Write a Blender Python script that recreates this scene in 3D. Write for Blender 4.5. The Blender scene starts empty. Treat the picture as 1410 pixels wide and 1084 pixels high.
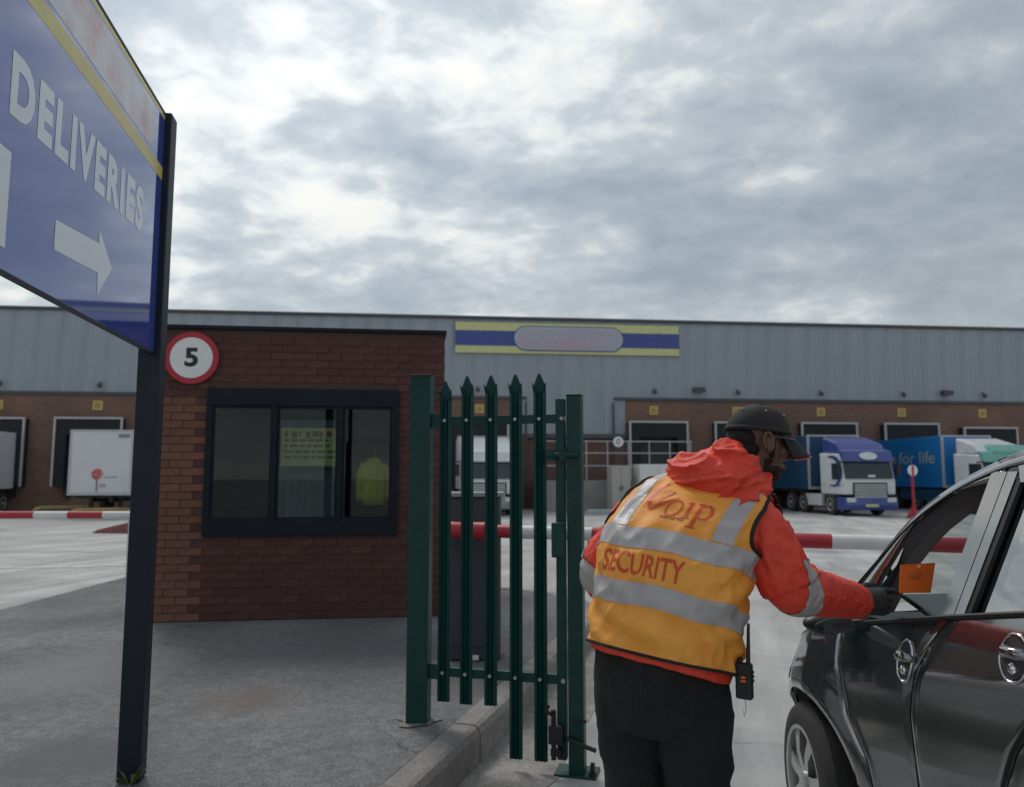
import bpy, bmesh, math, random
from mathutils import Vector, Matrix, noise
from math import sin, cos, pi, radians as R
random.seed(7)
S = bpy.context.scene
COL = S.collection

# ---------------------------------------------------------------- camera, sky, sun, exposure
cam_data = bpy.data.cameras.new('camera'); cam = bpy.data.objects.new('camera', cam_data); COL.objects.link(cam)
cam.location = (0, 0, 1.55); cam.rotation_euler = (R(90 + 6.06), 0, 0)
cam_data.lens = 27.2; cam_data.sensor_width = 36; cam_data.clip_start = .05; cam_data.clip_end = 2000
cam_data.dof.use_dof = True; cam_data.dof.focus_distance = 2.65; cam_data.dof.aperture_fstop = 3.4
S.camera = cam

SUN_EL, SUN_AZ = 52, -28          # azimuth clockwise from +Y
sd = Vector((sin(R(SUN_AZ)) * cos(R(SUN_EL)), cos(R(SUN_AZ)) * cos(R(SUN_EL)), sin(R(SUN_EL))))
sun_d = bpy.data.lights.new('sun', 'SUN'); sun = bpy.data.objects.new('sun', sun_d); COL.objects.link(sun)
sun_d.energy = 1.25; sun_d.angle = R(18); sun_d.color = (1, .96, .9)
sun.rotation_euler = sd.to_track_quat('Z', 'Y').to_euler(); sun.location = (0, 0, 30)

def build_world():
    w = bpy.data.worlds.new('World'); S.world = w; w.use_nodes = True
    nt = w.node_tree; N = nt.nodes; L = nt.links; N.clear()
    def n(t, **k):
        o = N.new(t)
        for a, b in k.items(): setattr(o, a, b)
        return o
    def math_(op, a, b=None, clamp=False):
        o = n('ShaderNodeMath', operation=op); o.use_clamp = clamp
        for i, v in enumerate((a, b)):
            if v is None: continue
            if hasattr(v, 'links'): L.new(v, o.inputs[i])
            else: o.inputs[i].default_value = v
        return o.outputs[0]
    def ramp(v, pts):
        o = n('ShaderNodeValToRGB'); L.new(v, o.inputs[0]); e = o.color_ramp.elements
        for i, (p, c) in enumerate(pts):
            x = e[i] if i < 2 else e.new(p)
            x.position = p; x.color = (*c, 1) if len(c) == 3 else c
        return o.outputs[0]
    def mix(f, a, b, t='MIX'):
        o = n('ShaderNodeMix', data_type='RGBA', blend_type=t)
        for i, v in ((0, f), (6, a), (7, b)):
            if hasattr(v, 'links'): L.new(v, o.inputs[i])
            else: o.inputs[i].default_value = v if i == 0 else (*v, 1)
        return o.outputs[2]
    sky = n('ShaderNodeTexSky', sky_type='NISHITA'); sky.sun_disc = False
    sky.sun_elevation = R(SUN_EL); sky.sun_rotation = R(SUN_AZ)
    tc = n('ShaderNodeTexCoord'); sep = n('ShaderNodeSeparateXYZ'); L.new(tc.outputs['Generated'], sep.inputs[0])
    zz = math_('ADD', math_('MAXIMUM', sep.outputs[2], 0.0), .24)
    px = math_('DIVIDE', sep.outputs[0], zz); py = math_('DIVIDE', sep.outputs[1], zz)
    cmb = n('ShaderNodeCombineXYZ'); L.new(px, cmb.inputs[0]); L.new(py, cmb.inputs[1])
    def nz(scale, det, rough, dist, off, sx=1, sy=1, rot=0):
        m = n('ShaderNodeMapping'); L.new(cmb.outputs[0], m.inputs[0]); m.inputs['Location'].default_value = off
        m.inputs['Scale'].default_value = (sx, sy, 1); m.inputs['Rotation'].default_value = (0, 0, rot)
        t = n('ShaderNodeTexNoise'); L.new(m.outputs[0], t.inputs[0]); t.inputs['Scale'].default_value = scale
        t.inputs['Detail'].default_value = det; t.inputs['Roughness'].default_value = rough; t.inputs['Distortion'].default_value = dist
        return t.outputs[0]
    big = nz(.62, 3, .5, .3, (0.4, 7.7, 0), .8, 1.0)
    mid = nz(2.7, 7, .52, .25, (6.1, 1.9, 0), 1.0, 1.1, .35)
    fine = nz(8.5, 5, .55, .3, (8.3, 1.2, 0), 1.0, 1.1, .5)
    v = math_('ADD', math_('ADD', math_('MULTIPLY', big, .55), math_('MULTIPLY', mid, .72)), math_('MULTIPLY', fine, .36))
    # v is centred near .78
    dens = ramp(v, [(.585, (0, 0, 0)), (1.02, (1, 1, 1))])
    thin = (7.9, 7.75, 7.05); m1 = (4.0, 4.6, 5.25); dark = (2.05, 2.6, 3.15)
    c = n('ShaderNodeValToRGB'); L.new(dens, c.inputs[0]); e = c.color_ramp.elements
    e[0].position = .12; e[0].color = (.74, .74, .70, 1); e[1].position = .95; e[1].color = (.27, .32, .365, 1)
    for p_, k in ((.27, (.62, .655, .66, 1)), (.42, (.455, .50, .53, 1)), (.64, (.35, .40, .445, 1))):
        x = e.new(p_); x.color = k
    # glow of the hidden sun through the cloud
    dt = n('ShaderNodeVectorMath', operation='DOT_PRODUCT'); L.new(tc.outputs['Generated'], dt.inputs[0]); dt.inputs[1].default_value = sd
    g = math_('POWER', math_('MAXIMUM', dt.outputs['Value'], 0.0), 5)
    gl = math_('ADD', math_('MULTIPLY', g, .72), .92)
    # pale band of haze at the horizon
    hz = math_('POWER', math_('SUBTRACT', 1.0, math_('MAXIMUM', sep.outputs[2], 0.0)), 9)
    cc = mix(math_('MULTIPLY', hz, .72), c.outputs[0], (.78, .79, .745))
    sc = n('ShaderNodeVectorMath', operation='SCALE'); L.new(cc, sc.inputs[0]); L.new(gl, sc.inputs['Scale'])
    sc2 = n('ShaderNodeVectorMath', operation='SCALE'); L.new(sc.outputs[0], sc2.inputs[0]); sc2.inputs['Scale'].default_value = 10.0
    out = mix(.93, sky.outputs[0], sc2.outputs[0])
    bg = n('ShaderNodeBackground'); L.new(out, bg.inputs[0]); bg.inputs[1].default_value = .1
    o = n('ShaderNodeOutputWorld'); L.new(bg.outputs[0], o.inputs[0])
build_world()
S.view_settings.view_transform = 'Standard'; S.view_settings.look = 'None'
S.view_settings.exposure = .15; S.view_settings.gamma = 1; S.view_settings.use_curve_mapping = False
S.render.engine = 'CYCLES'
S.cycles.max_bounces = 8; S.cycles.caustics_reflective = False; S.cycles.caustics_refractive = False

# ---------------------------------------------------------------- materials
def mat(name, col, rough=.6, metal=0, var=.12, scale=6, bump=0, bscale=60, coat=0, rnd=0, spec=.5, det=4, col2=None, c2scale=2, c2lo=.5, c2hi=.62, stretch=None):
    m = bpy.data.materials.new(name); m.use_nodes = True; nt = m.node_tree; N = nt.nodes; L = nt.links
    b = N['Principled BSDF']; b.inputs['Roughness'].default_value = rough; b.inputs['Metallic'].default_value = metal
    b.inputs['Specular IOR Level'].default_value = spec
    if coat: b.inputs['Coat Weight'].default_value = coat; b.inputs['Coat Roughness'].default_value = .02
    tc = N.new('ShaderNodeTexCoord'); vec = tc.outputs['Object']
    if stretch:
        mp = N.new('ShaderNodeMapping'); mp.inputs['Scale'].default_value = stretch; L.new(vec, mp.inputs[0]); vec = mp.outputs[0]
    cur = None
    def mixc(f, a, bb, t='MIX'):
        o = N.new('ShaderNodeMix'); o.data_type = 'RGBA'; o.blend_type = t
        for i, v in ((0, f), (6, a), (7, bb)):
            if hasattr(v, 'links'): L.new(v, o.inputs[i])
            else: o.inputs[i].default_value = v if i == 0 else (*v, 1)
        return o.outputs[2]
    cur = col
    if col2:
        t = N.new('ShaderNodeTexNoise'); t.inputs['Scale'].default_value = c2scale; t.inputs['Detail'].default_value = 6; t.inputs['Roughness'].default_value = .62
        L.new(vec, t.inputs[0]); r = N.new('ShaderNodeMapRange'); r.inputs[1].default_value = c2lo; r.inputs[2].default_value = c2hi
        L.new(t.outputs[0], r.inputs[0]); cur = mixc(r.outputs[0], cur, col2)
    if var:
        t = N.new('ShaderNodeTexNoise'); t.inputs['Scale'].default_value = scale; t.inputs['Detail'].default_value = det; t.inputs['Roughness'].default_value = .65
        L.new(vec, t.inputs[0]); r = N.new('ShaderNodeMapRange'); r.inputs[1].default_value = .25; r.inputs[2].default_value = .75
        r.inputs[3].default_value = 1 - var; r.inputs[4].default_value = 1 + var; L.new(t.outputs[0], r.inputs[0])
        cb = N.new('ShaderNodeCombineColor')
        for i in range(3): L.new(r.outputs[0], cb.inputs[i])
        cur = mixc(1.0, cur, cb.outputs[0], 'MULTIPLY')
    if rnd:
        oi = N.new('ShaderNodeObjectInfo'); r = N.new('ShaderNodeMapRange'); r.inputs[3].default_value = 1 - rnd; r.inputs[4].default_value = 1 + rnd * .8
        L.new(oi.outputs['Random'], r.inputs[0]); cb = N.new('ShaderNodeCombineColor')
        for i in range(3): L.new(r.outputs[0], cb.inputs[i])
        cur = mixc(1.0, cur, cb.outputs[0], 'MULTIPLY')
    if hasattr(cur, 'links'): L.new(cur, b.inputs['Base Color'])
    else: b.inputs['Base Color'].default_value = (*cur, 1)
    if bump:
        t = N.new('ShaderNodeTexNoise'); t.inputs['Scale'].default_value = bscale; t.inputs['Detail'].default_value = 5
        L.new(vec, t.inputs[0]); bp = N.new('ShaderNodeBump'); bp.inputs['Strength'].default_value = bump; bp.inputs['Distance'].default_value = .01
        L.new(t.outputs[0], bp.inputs['Height']); L.new(bp.outputs[0], b.inputs['Normal'])
    return m

def speckle(m, scale, lo, hi, scale2=0):
    nt = m.node_tree; N = nt.nodes; L = nt.links; b = N['Principled BSDF']; src = b.inputs['Base Color'].links[0].from_socket
    tc = N.new('ShaderNodeTexCoord'); cur = src
    for sc, l, h in ((scale, lo, hi),) + (((scale2, .8, 1.2),) if scale2 else ()):
        t = N.new('ShaderNodeTexNoise'); t.inputs['Scale'].default_value = sc; t.inputs['Detail'].default_value = 3; t.inputs['Roughness'].default_value = .7; L.new(tc.outputs['Object'], t.inputs[0])
        r = N.new('ShaderNodeMapRange'); r.inputs[1].default_value = .32; r.inputs[2].default_value = .68; r.inputs[3].default_value = l; r.inputs[4].default_value = h; L.new(t.outputs[0], r.inputs[0])
        cb = N.new('ShaderNodeCombineColor')
        for i in range(3): L.new(r.outputs[0], cb.inputs[i])
        mx = N.new('ShaderNodeMix'); mx.data_type = 'RGBA'; mx.blend_type = 'MULTIPLY'; mx.inputs[0].default_value = 1; L.new(cur, mx.inputs[6]); L.new(cb.outputs[0], mx.inputs[7]); cur = mx.outputs[2]
    L.new(cur, b.inputs['Base Color'])

def glass_mat(name, tint, alpha):           # tinted pane: glossy reflection over a see-through sheet
    m = bpy.data.materials.new(name); m.use_nodes = True; nt = m.node_tree; N = nt.nodes; L = nt.links; N.clear()
    gl = N.new('ShaderNodeBsdfGlossy'); gl.inputs['Roughness'].default_value = .015
    tr = N.new('ShaderNodeBsdfTransparent'); tr.inputs[0].default_value = (*tint, 1)
    fr = N.new('ShaderNodeLayerWeight'); fr.inputs[0].default_value = .5
    pw = N.new('ShaderNodeMath'); pw.operation = 'POWER'; pw.inputs[1].default_value = 4.5; L.new(fr.outputs['Facing'], pw.inputs[0])
    mm = N.new('ShaderNodeMath'); mm.operation = 'MULTIPLY_ADD'; mm.inputs[1].default_value = .9; mm.inputs[2].default_value = .032 + alpha; mm.use_clamp = True
    L.new(pw.outputs[0], mm.inputs[0])
    mx = N.new('ShaderNodeMixShader'); L.new(mm.outputs[0], mx.inputs[0]); L.new(tr.outputs[0], mx.inputs[1]); L.new(gl.outputs[0], mx.inputs[2])
    o = N.new('ShaderNodeOutputMaterial'); L.new(mx.outputs[0], o.inputs[0])
    return m

M = {}
M['concrete'] = mat('yard_concrete', (.465, .46, .447), .85, var=.18, scale=.5, det=11, bump=.35, bscale=26, col2=(.40, .395, .375), c2scale=.42, c2lo=.48, c2hi=.74)
M['asphalt'] = mat('pavement_asphalt', (.185, .185, .187), .9, var=.34, scale=2.2, det=12, bump=.9, bscale=140, col2=(.115, .115, .118), c2scale=1.1, c2lo=.47, c2hi=.66)
speckle(M['asphalt'], 95, .55, 1.5, 14); speckle(M['concrete'], 45, .93, 1.07)
def stain(m, cx, cy, r, col):
    nt = m.node_tree; N = nt.nodes; L = nt.links; b = N['Principled BSDF']; src = b.inputs['Base Color'].links[0].from_socket
    tc = N.new('ShaderNodeTexCoord'); nz = N.new('ShaderNodeTexNoise'); nz.inputs['Scale'].default_value = 5; nz.inputs['Detail'].default_value = 8; L.new(tc.outputs['Object'], nz.inputs[0])
    d = N.new('ShaderNodeVectorMath'); d.operation = 'DISTANCE'; L.new(tc.outputs['Object'], d.inputs[0]); d.inputs[1].default_value = (cx, cy, .194)
    a = N.new('ShaderNodeMath'); a.operation = 'MULTIPLY_ADD'; a.inputs[1].default_value = .6; L.new(nz.outputs[0], a.inputs[0]); L.new(d.outputs['Value'], a.inputs[2])
    r_ = N.new('ShaderNodeMapRange'); r_.inputs[1].default_value = .3 + r; r_.inputs[2].default_value = .3 + r * .45; r_.inputs[3].default_value = 0; r_.inputs[4].default_value = .75; L.new(a.outputs[0], r_.inputs[0])
    mx = N.new('ShaderNodeMix'); mx.data_type = 'RGBA'; L.new(r_.outputs[0], mx.inputs[0]); L.new(src, mx.inputs[6]); mx.inputs[7].default_value = (*col, 1); L.new(mx.outputs[2], b.inputs['Base Color'])
def cracks(m, scale, width, dark):
    nt = m.node_tree; N = nt.nodes; L = nt.links; b = N['Principled BSDF']; src = b.inputs['Base Color'].links[0].from_socket
    tc = N.new('ShaderNodeTexCoord'); nz = N.new('ShaderNodeTexNoise'); nz.inputs['Scale'].default_value = 2.2; nz.inputs['Detail'].default_value = 9; nz.inputs['Roughness'].default_value = .7; L.new(tc.outputs['Object'], nz.inputs[0])
    ad = N.new('ShaderNodeVectorMath'); ad.operation = 'MULTIPLY_ADD'; ad.inputs[1].default_value = (.55, .55, 0); L.new(nz.outputs['Color'], ad.inputs[0]); L.new(tc.outputs['Object'], ad.inputs[2])
    v = N.new('ShaderNodeTexVoronoi'); v.feature = 'DISTANCE_TO_EDGE'; v.inputs['Scale'].default_value = scale; L.new(ad.outputs[0], v.inputs['Vector'])
    r = N.new('ShaderNodeMapRange'); r.inputs[1].default_value = 0; r.inputs[2].default_value = width; r.inputs[3].default_value = 1; r.inputs[4].default_value = 0; L.new(v.outputs['Distance'], r.inputs[0])
    n2 = N.new('ShaderNodeTexNoise'); n2.inputs['Scale'].default_value = .9; n2.inputs['Detail'].default_value = 4; L.new(tc.outputs['Object'], n2.inputs[0])
    r2 = N.new('ShaderNodeMapRange'); r2.inputs[1].default_value = .50; r2.inputs[2].default_value = .60; L.new(n2.outputs[0], r2.inputs[0])
    mu = N.new('ShaderNodeMath'); mu.operation = 'MULTIPLY'; L.new(r.outputs[0], mu.inputs[0]); L.new(r2.outputs[0], mu.inputs[1])
    mx = N.new('ShaderNodeMix'); mx.data_type = 'RGBA'; L.new(mu.outputs[0], mx.inputs[0]); L.new(src, mx.inputs[6]); mx.inputs[7].default_value = (*dark, 1); L.new(mx.outputs[2], b.inputs['Base Color'])
cracks(M['asphalt'], .75, .010, (.05, .05, .05)); cracks(M['concrete'], .35, .006, (.24, .235, .22))
stain(M['asphalt'], -1.62, 4.85, .34, (.155, .118, .095)); stain(M['asphalt'], -.2, 5.2, .5, (.11, .11, .112)); stain(M['asphalt'], -3.0, 5.6, .8, (.21, .21, .215)); stain(M['asphalt'], -2.1, 3.9, .5, (.115, .115, .117)); stain(M['asphalt'], -1.3, 6.4, .9, (.120, .119, .122))
def streaks(m, rz, scale, sx, lo, hi):
    nt = m.node_tree; N = nt.nodes; L = nt.links; b = N['Principled BSDF']; src = b.inputs['Base Color'].links[0].from_socket
    tc = N.new('ShaderNodeTexCoord'); mp = N.new('ShaderNodeMapping'); mp.vector_type = 'TEXTURE'; mp.inputs['Rotation'].default_value = (0, 0, rz); mp.inputs['Scale'].default_value = sx; L.new(tc.outputs['Object'], mp.inputs[0])
    t = N.new('ShaderNodeTexNoise'); t.inputs['Scale'].default_value = scale; t.inputs['Detail'].default_value = 7; t.inputs['Roughness'].default_value = .6; L.new(mp.outputs[0], t.inputs[0])
    r = N.new('ShaderNodeMapRange'); r.inputs[1].default_value = .42; r.inputs[2].default_value = .62; r.inputs[3].default_value = lo; r.inputs[4].default_value = hi; L.new(t.outputs[0], r.inputs[0])
    cb = N.new('ShaderNodeCombineColor')
    for i in range(3): L.new(r.outputs[0], cb.inputs[i])
    mx = N.new('ShaderNodeMix'); mx.data_type = 'RGBA'; mx.blend_type = 'MULTIPLY'; mx.inputs[0].default_value = 1; L.new(src, mx.inputs[6]); L.new(cb.outputs[0], mx.inputs[7]); L.new(mx.outputs[2], b.inputs['Base Color'])
streaks(M['concrete'], R(-17), 1.6, (1, 9, 1), .74, 1.05); streaks(M['concrete'], R(62), 1.1, (1, 12, 1), .88, 1.04)
stain(M['concrete'], 1.2, 6.0, .7, (.40, .39, .37)); stain(M['concrete'], .55, 4.6, .6, (.33, .32, .30))
M['kerb'] = mat('kerb_stone', (.24, .222, .21), .9, var=.28, scale=7, det=8, bump=.6, bscale=60, rnd=.12)
M['gutter'] = mat('road_edge_grime', (.27, .255, .235), .9, var=.35, scale=2.2, det=10, bump=.5, bscale=60)
speckle(M['kerb'], 90, .7, 1.3); speckle(M['gutter'], 70, .7, 1.3, 8)
M['patch'] = mat('rusty_stain', (.185, .155, .135), .9, col2=(.155, .15, .147), c2scale=7, c2lo=.42, c2hi=.6, var=.3, scale=9, det=8, bump=.6, bscale=120)
M['mortar'] = mat('mortar', (.085, .048, .041), .95, var=.2, scale=14)
M['brick'] = mat('brick_face', (.098, .042, .035), .9, var=.3, scale=11, det=8, bump=.4, bscale=90, rnd=.15)
M['brick_pale'] = mat('orange_brick_face', (.185, .082, .058), .9, var=.25, scale=11, det=8, bump=.4, bscale=90, rnd=.13)
M['farbrick'] = None
M['navy_steel'] = mat('navy_steel', (.010, .015, .025), .7, spec=.25, var=.2, scale=4)
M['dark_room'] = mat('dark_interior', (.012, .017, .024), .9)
M['cream'] = mat('cabin_cream', (.3, .31, .3), .8)
M['green'] = mat('green_paint', (.0035, .048, .042), .42, spec=.35, var=.25, scale=7, det=8, bump=.06, bscale=160, col2=(.03, .05, .042), c2scale=11, c2lo=.60, c2hi=.72)
M['galv'] = mat('galvanised_steel', (.48, .50, .51), .45, metal=.6, var=.2, scale=9)
M['slate'] = mat('slate_cabinet', (.045, .050, .062), .5, var=.2, scale=5)
M['greytop'] = mat('grey_plastic', (.28, .29, .30), .5)
M['red'] = mat('barrier_red', (.42, .022, .035), .45, var=.18, scale=8, det=8)
M['white'] = mat('white_paint', (.72, .72, .70), .45, var=.12, scale=6, det=8)
M['cladding'] = mat('grey_cladding', (.335, .372, .42), .55, var=.05, scale=.8, rnd=.03)
streaks(M['cladding'], 0, 1.2, (1, 1, 9), .90, 1.06)
M['trim'] = mat('dark_eaves', (.07, .075, .085), .5)
M['shelter'] = mat('black_dock_rubber', (.018, .022, .026), .8, var=.2)
M['alu'] = mat('aluminium_frame', (.5, .5, .52), .45, metal=.3)
M['yellow'] = mat('yellow_plate', (.62, .42, .10), .5)
M['paleyel'] = mat('sign_pale_yellow', (.62, .62, .30), .5)
M['signblue'] = mat('fascia_blue', (.055, .085, .30), .45)
M['pill'] = mat('faded_logo_panel', (.42, .42, .50), .5, col2=(.50, .36, .42), c2scale=.22, c2lo=.46, c2hi=.6)
M['panelblue'] = mat('sign_panel_blue', (.050, .092, .40), .06, coat=1.0, var=.05)
M['signtext'] = mat('sign_lettering', (.74, .77, .82), .2, var=.04)
M['signyellow'] = mat('sign_yellow', (.62, .52, .16), .3)
M['signpill'] = mat('smudged_sign_logo', (.62, .62, .66), .25, col2=(.62, .30, .30), c2scale=2.2, c2lo=.5, c2hi=.64)
M['postnavy'] = mat('navy_post', (.008, .013, .026), .5, spec=.35, var=.2, scale=6, bump=.05)
M['black'] = mat('black_paint', (.012, .012, .013), .5)
M['rubber'] = mat('tyre_rubber', (.035, .034, .033), .85, var=.2, bump=.2)
M['signwhite'] = mat('sign_white', (.78, .78, .78), .35, var=.04)
M['signred'] = mat('sign_red', (.44, .012, .03), .35, var=.06)
# car
M['carpaint'] = mat('grey_car_paint', (.25, .26, .262), .10, metal=.9, var=.0, coat=1.0)
M['carblack'] = mat('car_black_trim', (.012, .013, .014), .45)
M['carinside'] = mat('car_interior', (.035, .036, .038), .6, var=.15)
M['chrome'] = mat('chrome', (.75, .76, .78), .08, metal=1, var=0)
M['rim'] = mat('silver_wheel', (.52, .52, .51), .35, metal=.55, var=.08)
M['carglass'] = glass_mat('car_glass', (.70, .76, .74), .04)
M['tintglass'] = glass_mat('tinted_rear_glass', (.30, .33, .32), .40)
M['pane'] = glass_mat('cabin_pane', (.66, .74, .77), .0)
M['truckglass'] = mat('lorry_glass', (.035, .048, .055), .12, var=.2, scale=2)
M['lamp'] = mat('lamp_lens', (.65, .67, .68), .1, coat=1)
# person
M['jacket'] = mat('red_jacket_cloth', (.76, .058, .030), .62, var=.18, scale=9, det=8, bump=.35, bscale=60)
M['vest'] = mat('orange_vest_cloth', (.88, .37, .055), .6, var=.10, scale=6, det=6, bump=.22, bscale=70, col2=(.86, .24, .018), c2scale=2.4, c2lo=.5, c2hi=.72)
M['reflective'] = mat('grey_reflective_tape', (.42, .395, .39), .42, var=.10, scale=14, det=6, bump=.3, bscale=40)
M['binding'] = mat('black_binding', (.012, .012, .011), .8)
M['vestprint'] = mat('red_orange_print', (.62, .075, .012), .55, var=.12, scale=22)
M['denim'] = mat('black_denim', (.0105, .011, .0115), .9, var=.35, scale=7, det=8, bump=.45, bscale=160)
M['stitch'] = mat('grey_stitching', (.035, .034, .033), .9)
M['skin'] = mat('brown_skin', (.125, .060, .036), .48, var=.15, scale=16, bump=.08, bscale=90)
M['hair'] = mat('short_dark_beard', (.010, .008, .007), .85, bump=.4, bscale=200)
M['stubble'] = mat('short_stubble', (.022, .014, .010), .8, var=.3, scale=60, bump=.3, bscale=220)
M['capcloth'] = mat('black_cap_cloth', (.014, .014, .0145), .8, var=.2, bump=.2, bscale=160)
M['glove'] = mat('black_knit_glove', (.030, .031, .033), .75, var=.25, scale=20, bump=.4, bscale=180)
M['orangecard'] = mat('orange_card', (.92, .17, .022), .45, var=.05)
M['leaf'] = mat('weed_leaf', (.12, .15, .03), .6, var=.3)

def bricked(name, col, mort, w, h):
    m = bpy.data.materials.new(name); m.use_nodes = True; nt = m.node_tree; N = nt.nodes; L = nt.links
    b = N['Principled BSDF']; b.inputs['Roughness'].default_value = .9
    tc = N.new('ShaderNodeTexCoord'); mp = N.new('ShaderNodeMapping'); L.new(tc.outputs['Object'], mp.inputs[0]); mp.inputs['Rotation'].default_value = (R(90), 0, 0)
    t = N.new('ShaderNodeTexBrick'); L.new(mp.outputs[0], t.inputs[0]); t.inputs['Scale'].default_value = 1
    t.inputs['Brick Width'].default_value = w; t.inputs['Row Height'].default_value = h; t.inputs['Mortar Size'].default_value = .008
    t.inputs['Color1'].default_value = (*col, 1); t.inputs['Color2'].default_value = (*(c * .72 for c in col), 1); t.inputs['Mortar'].default_value = (*mort, 1)
    nz = N.new('ShaderNodeTexNoise'); nz.inputs['Scale'].default_value = .5; nz.inputs['Detail'].default_value = 6; L.new(tc.outputs['Object'], nz.inputs[0])
    r = N.new('ShaderNodeMapRange'); r.inputs[1].default_value = .3; r.inputs[2].default_value = .7; r.inputs[3].default_value = .8; r.inputs[4].default_value = 1.15; L.new(nz.outputs[0], r.inputs[0])
    cb = N.new('ShaderNodeCombineColor')
    for i in range(3): L.new(r.outputs[0], cb.inputs[i])
    mx = N.new('ShaderNodeMix'); mx.data_type = 'RGBA'; mx.blend_type = 'MULTIPLY'; mx.inputs[0].default_value = 1
    L.new(t.outputs[0], mx.inputs[6]); L.new(cb.outputs[0], mx.inputs[7]); L.new(mx.outputs[2], b.inputs['Base Color'])
    return m
M['farbrick'] = bricked('warehouse_brick', (.23, .125, .092), (.24, .18, .15), .225, .075)

# ---------------------------------------------------------------- mesh helpers
class MB:
    def __init__(s): s.v = []; s.f = []; s.m = []; s.cur = 0
    def add(s, vs, fs):
        o = len(s.v); s.v += [tuple(v) for v in vs]
        for f in fs: s.f.append([i + o for i in f]); s.m.append(s.cur)
        return s
    def box(s, c, d, rot=None):
        x, y, z = (k / 2 for k in d)
        vs = [Vector(p) for p in ((-x, -y, -z), (x, -y, -z), (x, y, -z), (-x, y, -z), (-x, -y, z), (x, -y, z), (x, y, z), (-x, y, z))]
        if rot is not None: vs = [rot @ v for v in vs]
        return s.add([v + Vector(c) for v in vs], [(0, 3, 2, 1), (4, 5, 6, 7), (0, 1, 5, 4), (1, 2, 6, 5), (2, 3, 7, 6), (3, 0, 4, 7)])
    def bb(s, a, b): return s.box([(p + q) / 2 for p, q in zip(a, b)], [abs(q - p) for p, q in zip(a, b)])
    def loft(s, rings, caps=True, closed=True):
        n = len(rings[0]); vs = [p for r in rings for p in r]; fs = []
        for i in range(len(rings) - 1):
            for j in range(n if closed else n - 1):
                k = (j + 1) % n; fs.append((i * n + j, i * n + k, (i + 1) * n + k, (i + 1) * n + j))
        if caps: fs.append(tuple(range(n))[::-1]); fs.append(tuple((len(rings) - 1) * n + j for j in range(n)))
        return s.add(vs, fs)
    def tube(s, pts, rad, seg=8, caps=True, ry=1.0, ref=None):
        pts = [Vector(p) for p in pts]; n = len(pts)
        if not hasattr(rad, '__len__'): rad = [rad] * n
        rings = []; up = None
        for i, p in enumerate(pts):
            t = (pts[min(i + 1, n - 1)] - pts[max(i - 1, 0)]).normalized()
            if up is None:
                up = Vector(ref) if ref else (Vector((0, 0, 1)) if abs(t.z) < .9 else Vector((1, 0, 0)))
            a = (up - t * up.dot(t)).normalized(); b = t.cross(a); up = a
            rings.append([p + a * (rad[i] * ry * cos(2 * pi * j / seg)) + b * (rad[i] * sin(2 * pi * j / seg)) for j in range(seg)])
        return s.loft(rings, caps)
    def ell(s, c, r, rot=None, nu=20, nv=12):
        rings = []
        for i in range(nv + 1):
            a = pi * (i / nv) * .998 + .001 * pi
            ring = []
            for j in range(nu):
                b = 2 * pi * j / nu; v = Vector((r[0] * sin(a) * cos(b), r[1] * sin(a) * sin(b), -r[2] * cos(a)))
                if rot is not None: v = rot @ v
                ring.append(v + Vector(c))
            rings.append(ring)
        return s.loft(rings)
    def prism(s, poly, a, b, fn=None):        # poly in 2D; fn(u, v, t) -> 3D with t in {a, b}
        fn = fn or (lambda u, v, t: (u, t, v)); n = len(poly)
        vs = [fn(u, v, a) for u, v in poly] + [fn(u, v, b) for u, v in poly]
        return s.add(vs, [tuple(range(n)), tuple(range(2 * n - 1, n - 1, -1))] + [(i, (i + 1) % n, n + (i + 1) % n, n + i)[::-1] for i in range(n)])
    def grid(s, fn, nu, nv):
        vs = [fn(i / nu, j / nv) for j in range(nv + 1) for i in range(nu + 1)]
        return s.add(vs, [(j * (nu + 1) + i, j * (nu + 1) + i + 1, (j + 1) * (nu + 1) + i + 1, (j + 1) * (nu + 1) + i) for j in range(nv) for i in range(nu)])
    def mesh(s, name, mats, smooth=False, fix=True):
        me = bpy.data.meshes.new(name); me.from_pydata(s.v, [], s.f)
        for m in (mats if isinstance(mats, (list, tuple)) else [mats]): me.materials.append(M[m] if isinstance(m, str) else m)
        me.polygons.foreach_set('material_index', s.m)
        if fix:
            bm = bmesh.new(); bm.from_mesh(me); bmesh.ops.recalc_face_normals(bm, faces=bm.faces); bm.to_mesh(me); bm.free()
        if smooth: me.polygons.foreach_set('use_smooth', [True] * len(me.polygons))
        me.update(); return me
    def build(s, name, mats, parent=None, smooth=False, bevel=0, auto=False, fix=True, loc=None):
        o = bpy.data.objects.new(name, s.mesh(name, mats, smooth, fix)); COL.objects.link(o)
        if parent: o.parent = parent
        if loc: o.location = loc
        if bevel:
            b = o.modifiers.new('bevel', 'BEVEL'); b.width = bevel; b.segments = 2; b.limit_method = 'ANGLE'; b.angle_limit = R(40)
        if auto: sharp(o.data, 35)
        return o
def sharp(me, deg):
    me.polygons.foreach_set('use_smooth', [True] * len(me.polygons))
    bm = bmesh.new(); bm.from_mesh(me)
    for e in bm.edges: e.smooth = not (len(e.link_faces) == 2 and e.calc_face_angle(0) > R(deg))
    bm.to_mesh(me); bm.free()
def link(name, me, parent=None, loc=(0, 0, 0), rot=(0, 0, 0)):
    o = bpy.data.objects.new(name, me); COL.objects.link(o); o.location = loc; o.rotation_euler = rot
    if parent: o.parent = parent
    return o
def tag(o, label, cat, group=None):
    o['label'] = label; o['category'] = cat
    if group: o['group'] = group
    return o
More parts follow.
